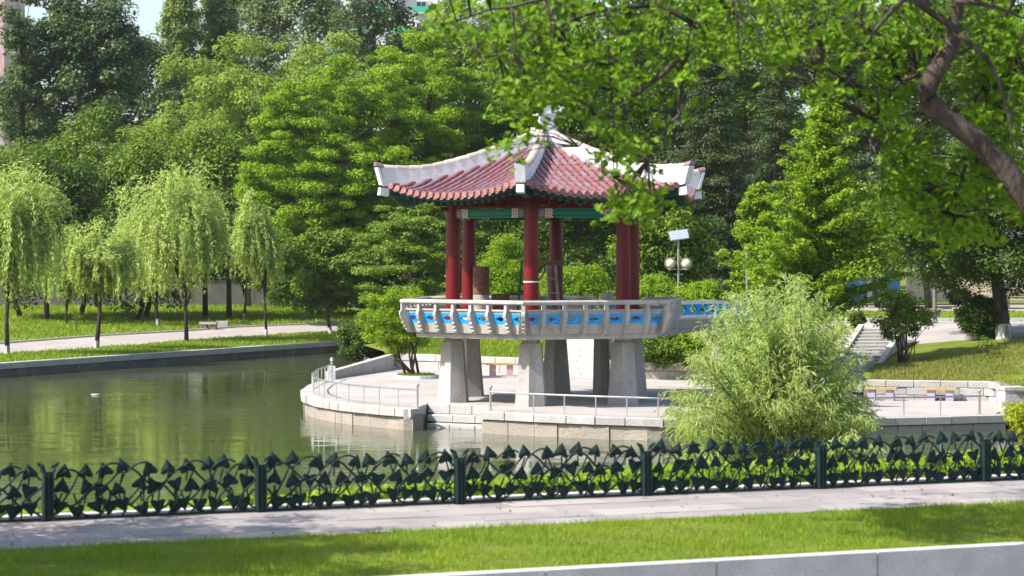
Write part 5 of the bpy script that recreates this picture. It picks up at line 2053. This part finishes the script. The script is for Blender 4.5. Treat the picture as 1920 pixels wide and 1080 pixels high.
for (u, v, ru, rv, n) in ((900, 40, 90, 40, 26), (1010, 70, 120, 80, 55), (1150, 60, 120, 90, 60), (1010, 170, 70, 50, 22), (985, 225, 40, 40, 8), (960, 270, 25, 30, 4), (1120, 170, 70, 50, 24),
                          (1160, 270, 60, 60, 22), (1180, 350, 50, 50, 16), (1165, 400, 45, 20, 9), (1215, 400, 25, 30, 6), (1260, 190, 50, 60, 12), (1300, 60, 90, 70, 32), (1400, 50, 110, 70, 45), (1520, 40, 110, 60, 45),
                          (1640, 50, 90, 60, 40), (1560, 170, 50, 45, 13), (1600, 110, 70, 40, 14), (1480, 110, 50, 30, 10), (1690, 130, 60, 60, 20), (1660, 230, 45, 60, 16), (1700, 300, 50, 70, 24), (1690, 380, 45, 50, 14),
                          (1850, 60, 80, 80, 46), (1870, 170, 60, 60, 30), (1900, 120, 40, 100, 22), (1830, 330, 70, 50, 22), (1760, 400, 70, 45, 20), (1880, 260, 45, 50, 12), (1735, 60, 60, 50, 16), (1800, 440, 60, 25, 10), (1900, 360, 40, 60, 12)):
    for _ in range(int(n * (1.7 if u > 1630 else 1.0))):
        a, rr = rng.uniform(0, 2 * PI), math.sqrt(rng.uniform(0, 1))
        CL.append(NP(u + ru * rr * math.cos(a), v + rv * rr * math.sin(a), rng.uniform(-2.2, 1.4) if u < 1640 else rng.uniform(-.1, 2.8)))
for _ in range(230):        # the crown goes on above the picture
    CL.append(NP(rng.uniform(760, 2050), rng.uniform(-480, -40), rng.uniform(-3.5, 2.5)))
Cs, Ds, Ns, Vs = [], [], [], []
for c in CL:
    q = bp[np.argmin(np.sum((bp - np.array(c)) ** 2, axis=1))]
    q = Vector(q)
    if (q - c).length > .05:
        tb.tube([q, q.lerp(c, .5) + Vector((0, 0, .05)), c], [.009, .007, .004], mt['bark_dark'], 4)
    n = int(rng.integers(7, 14))
    ax = Vector(rng.normal(0, 1, 3)); ax.z = -abs(ax.z) * .5
    ax.normalize()
    t = rng.uniform(-.22, .22, n)
    p = np.array(c) + np.array(ax) * t[:, None] + rng.normal(0, .055, (n, 3))
    Cs.append(p)
    Ds.append(rng.normal(0, .6, (n, 3)) + np.array(ax) * .5 + np.array([0, 0, -.55]))
    Ns.append(rng.normal(0, .5, (n, 3)) + np.array([-.1, -.25, .75]))
    Vs.append(np.clip(rng.uniform(0, 1) * .5 + rng.uniform(0, .5, n), 0, 1))
C, D, Nn, Vv = map(np.concatenate, (Cs, Ds, Ns, Vs))
N_ = len(C)
leaves('crown', C, Nn, D, .118 * rng.uniform(.65, 1.25, N_), .078 * rng.uniform(.75, 1.2, N_), mt['leaf_near'], ft, Vv, six=True)
tb.build('trunk', ft, True, False)
# dark nest-like bag in the twigs
q = P(1533, 100, YN - .6)
t = thing('wasp_nest', q - Vector((0, 0, .14)), 'dark oval nest hanging among the foreground leaves', 'nest')
b = MB(); b.lathe([(.01, 0), (.06, .03), (.085, .1), (.08, .2), (.05, .27), (.02, .3)], mt['bark_dark'], n=12); b.build('shell', t, True)
b = MB(); b.tube([(0, 0, .29), (.02, 0, .42), (.03, 0, .52)], .007, mt['bark_dark'], 5); b.build('stalk', t)

# tree outside the frame on the left that shades the near lawn and sidewalk
rng = np.random.default_rng(310)
st = thing('street_tree', (-9.6, 24.4, ZS), 'street tree left of the view shading the sidewalk and lawn strip', 'tree')
CC = ell_clumps(rng, (1.2, -1.2, 4.6), (2.7, 3.4, 2.2), 170, .5)
tb = MB()
tb.tube([(0, 0, -.2), (.1, -.3, 1.6), (.6, -1.2, 3.6), (1, -2, 5.2)], [.24, .2, .14, .04], mt['bark_brown'], 9)
for i in range(18):
    limb(tb, (.3, -.7, 2.6), CC[i], .07, .012, rng, mt['bark_dark'])
crown_from(rng, 'crown', st, CC, .55 * rng.uniform(.6, 1.3, len(CC)), .7, 190, .13, .085, mt['leaf_near'])
tb.build('trunk', st, True, False)

# floating scrap on the pond
q = G(176, 741, 0.0)
t = thing('floating_scrap', (q.x, q.y, 0.0), 'small white scrap floating alone on the dark water', 'litter')
b = MB(); b.lathe([(.02, -.02), (.10, .0), (.12, .02), (.06, .045), (.02, .05)], mt['plaster_white'], n=9); b.build('body', t)
b = MB(); b.box((.15, 0, .04), (.12, .08, .03), mt['plaster_white'], .3); b.build('flap', t)

# ---------------------------------------------------------------- haze
HAZE = 0.00009
if HAZE:
    b = MB()
    m = bpy.data.materials.new('haze_air')
    m.use_nodes = True
    nt = m.node_tree
    nt.nodes.remove(nt.nodes['Principled BSDF'])
    vo = nt.nodes.new('ShaderNodeVolumePrincipled')
    vo.inputs['Color'].default_value = (0.86, 0.92, 1.0, 1)
    vo.inputs['Density'].default_value = HAZE
    vo.inputs['Anisotropy'].default_value = 0.2
    nt.links.new(vo.outputs[0], nt.nodes['Material Output'].inputs['Volume'])
    b.box((0, 160, 26), (880, 800, 58), m)
    tag(b.build('haze'), kind='stuff')
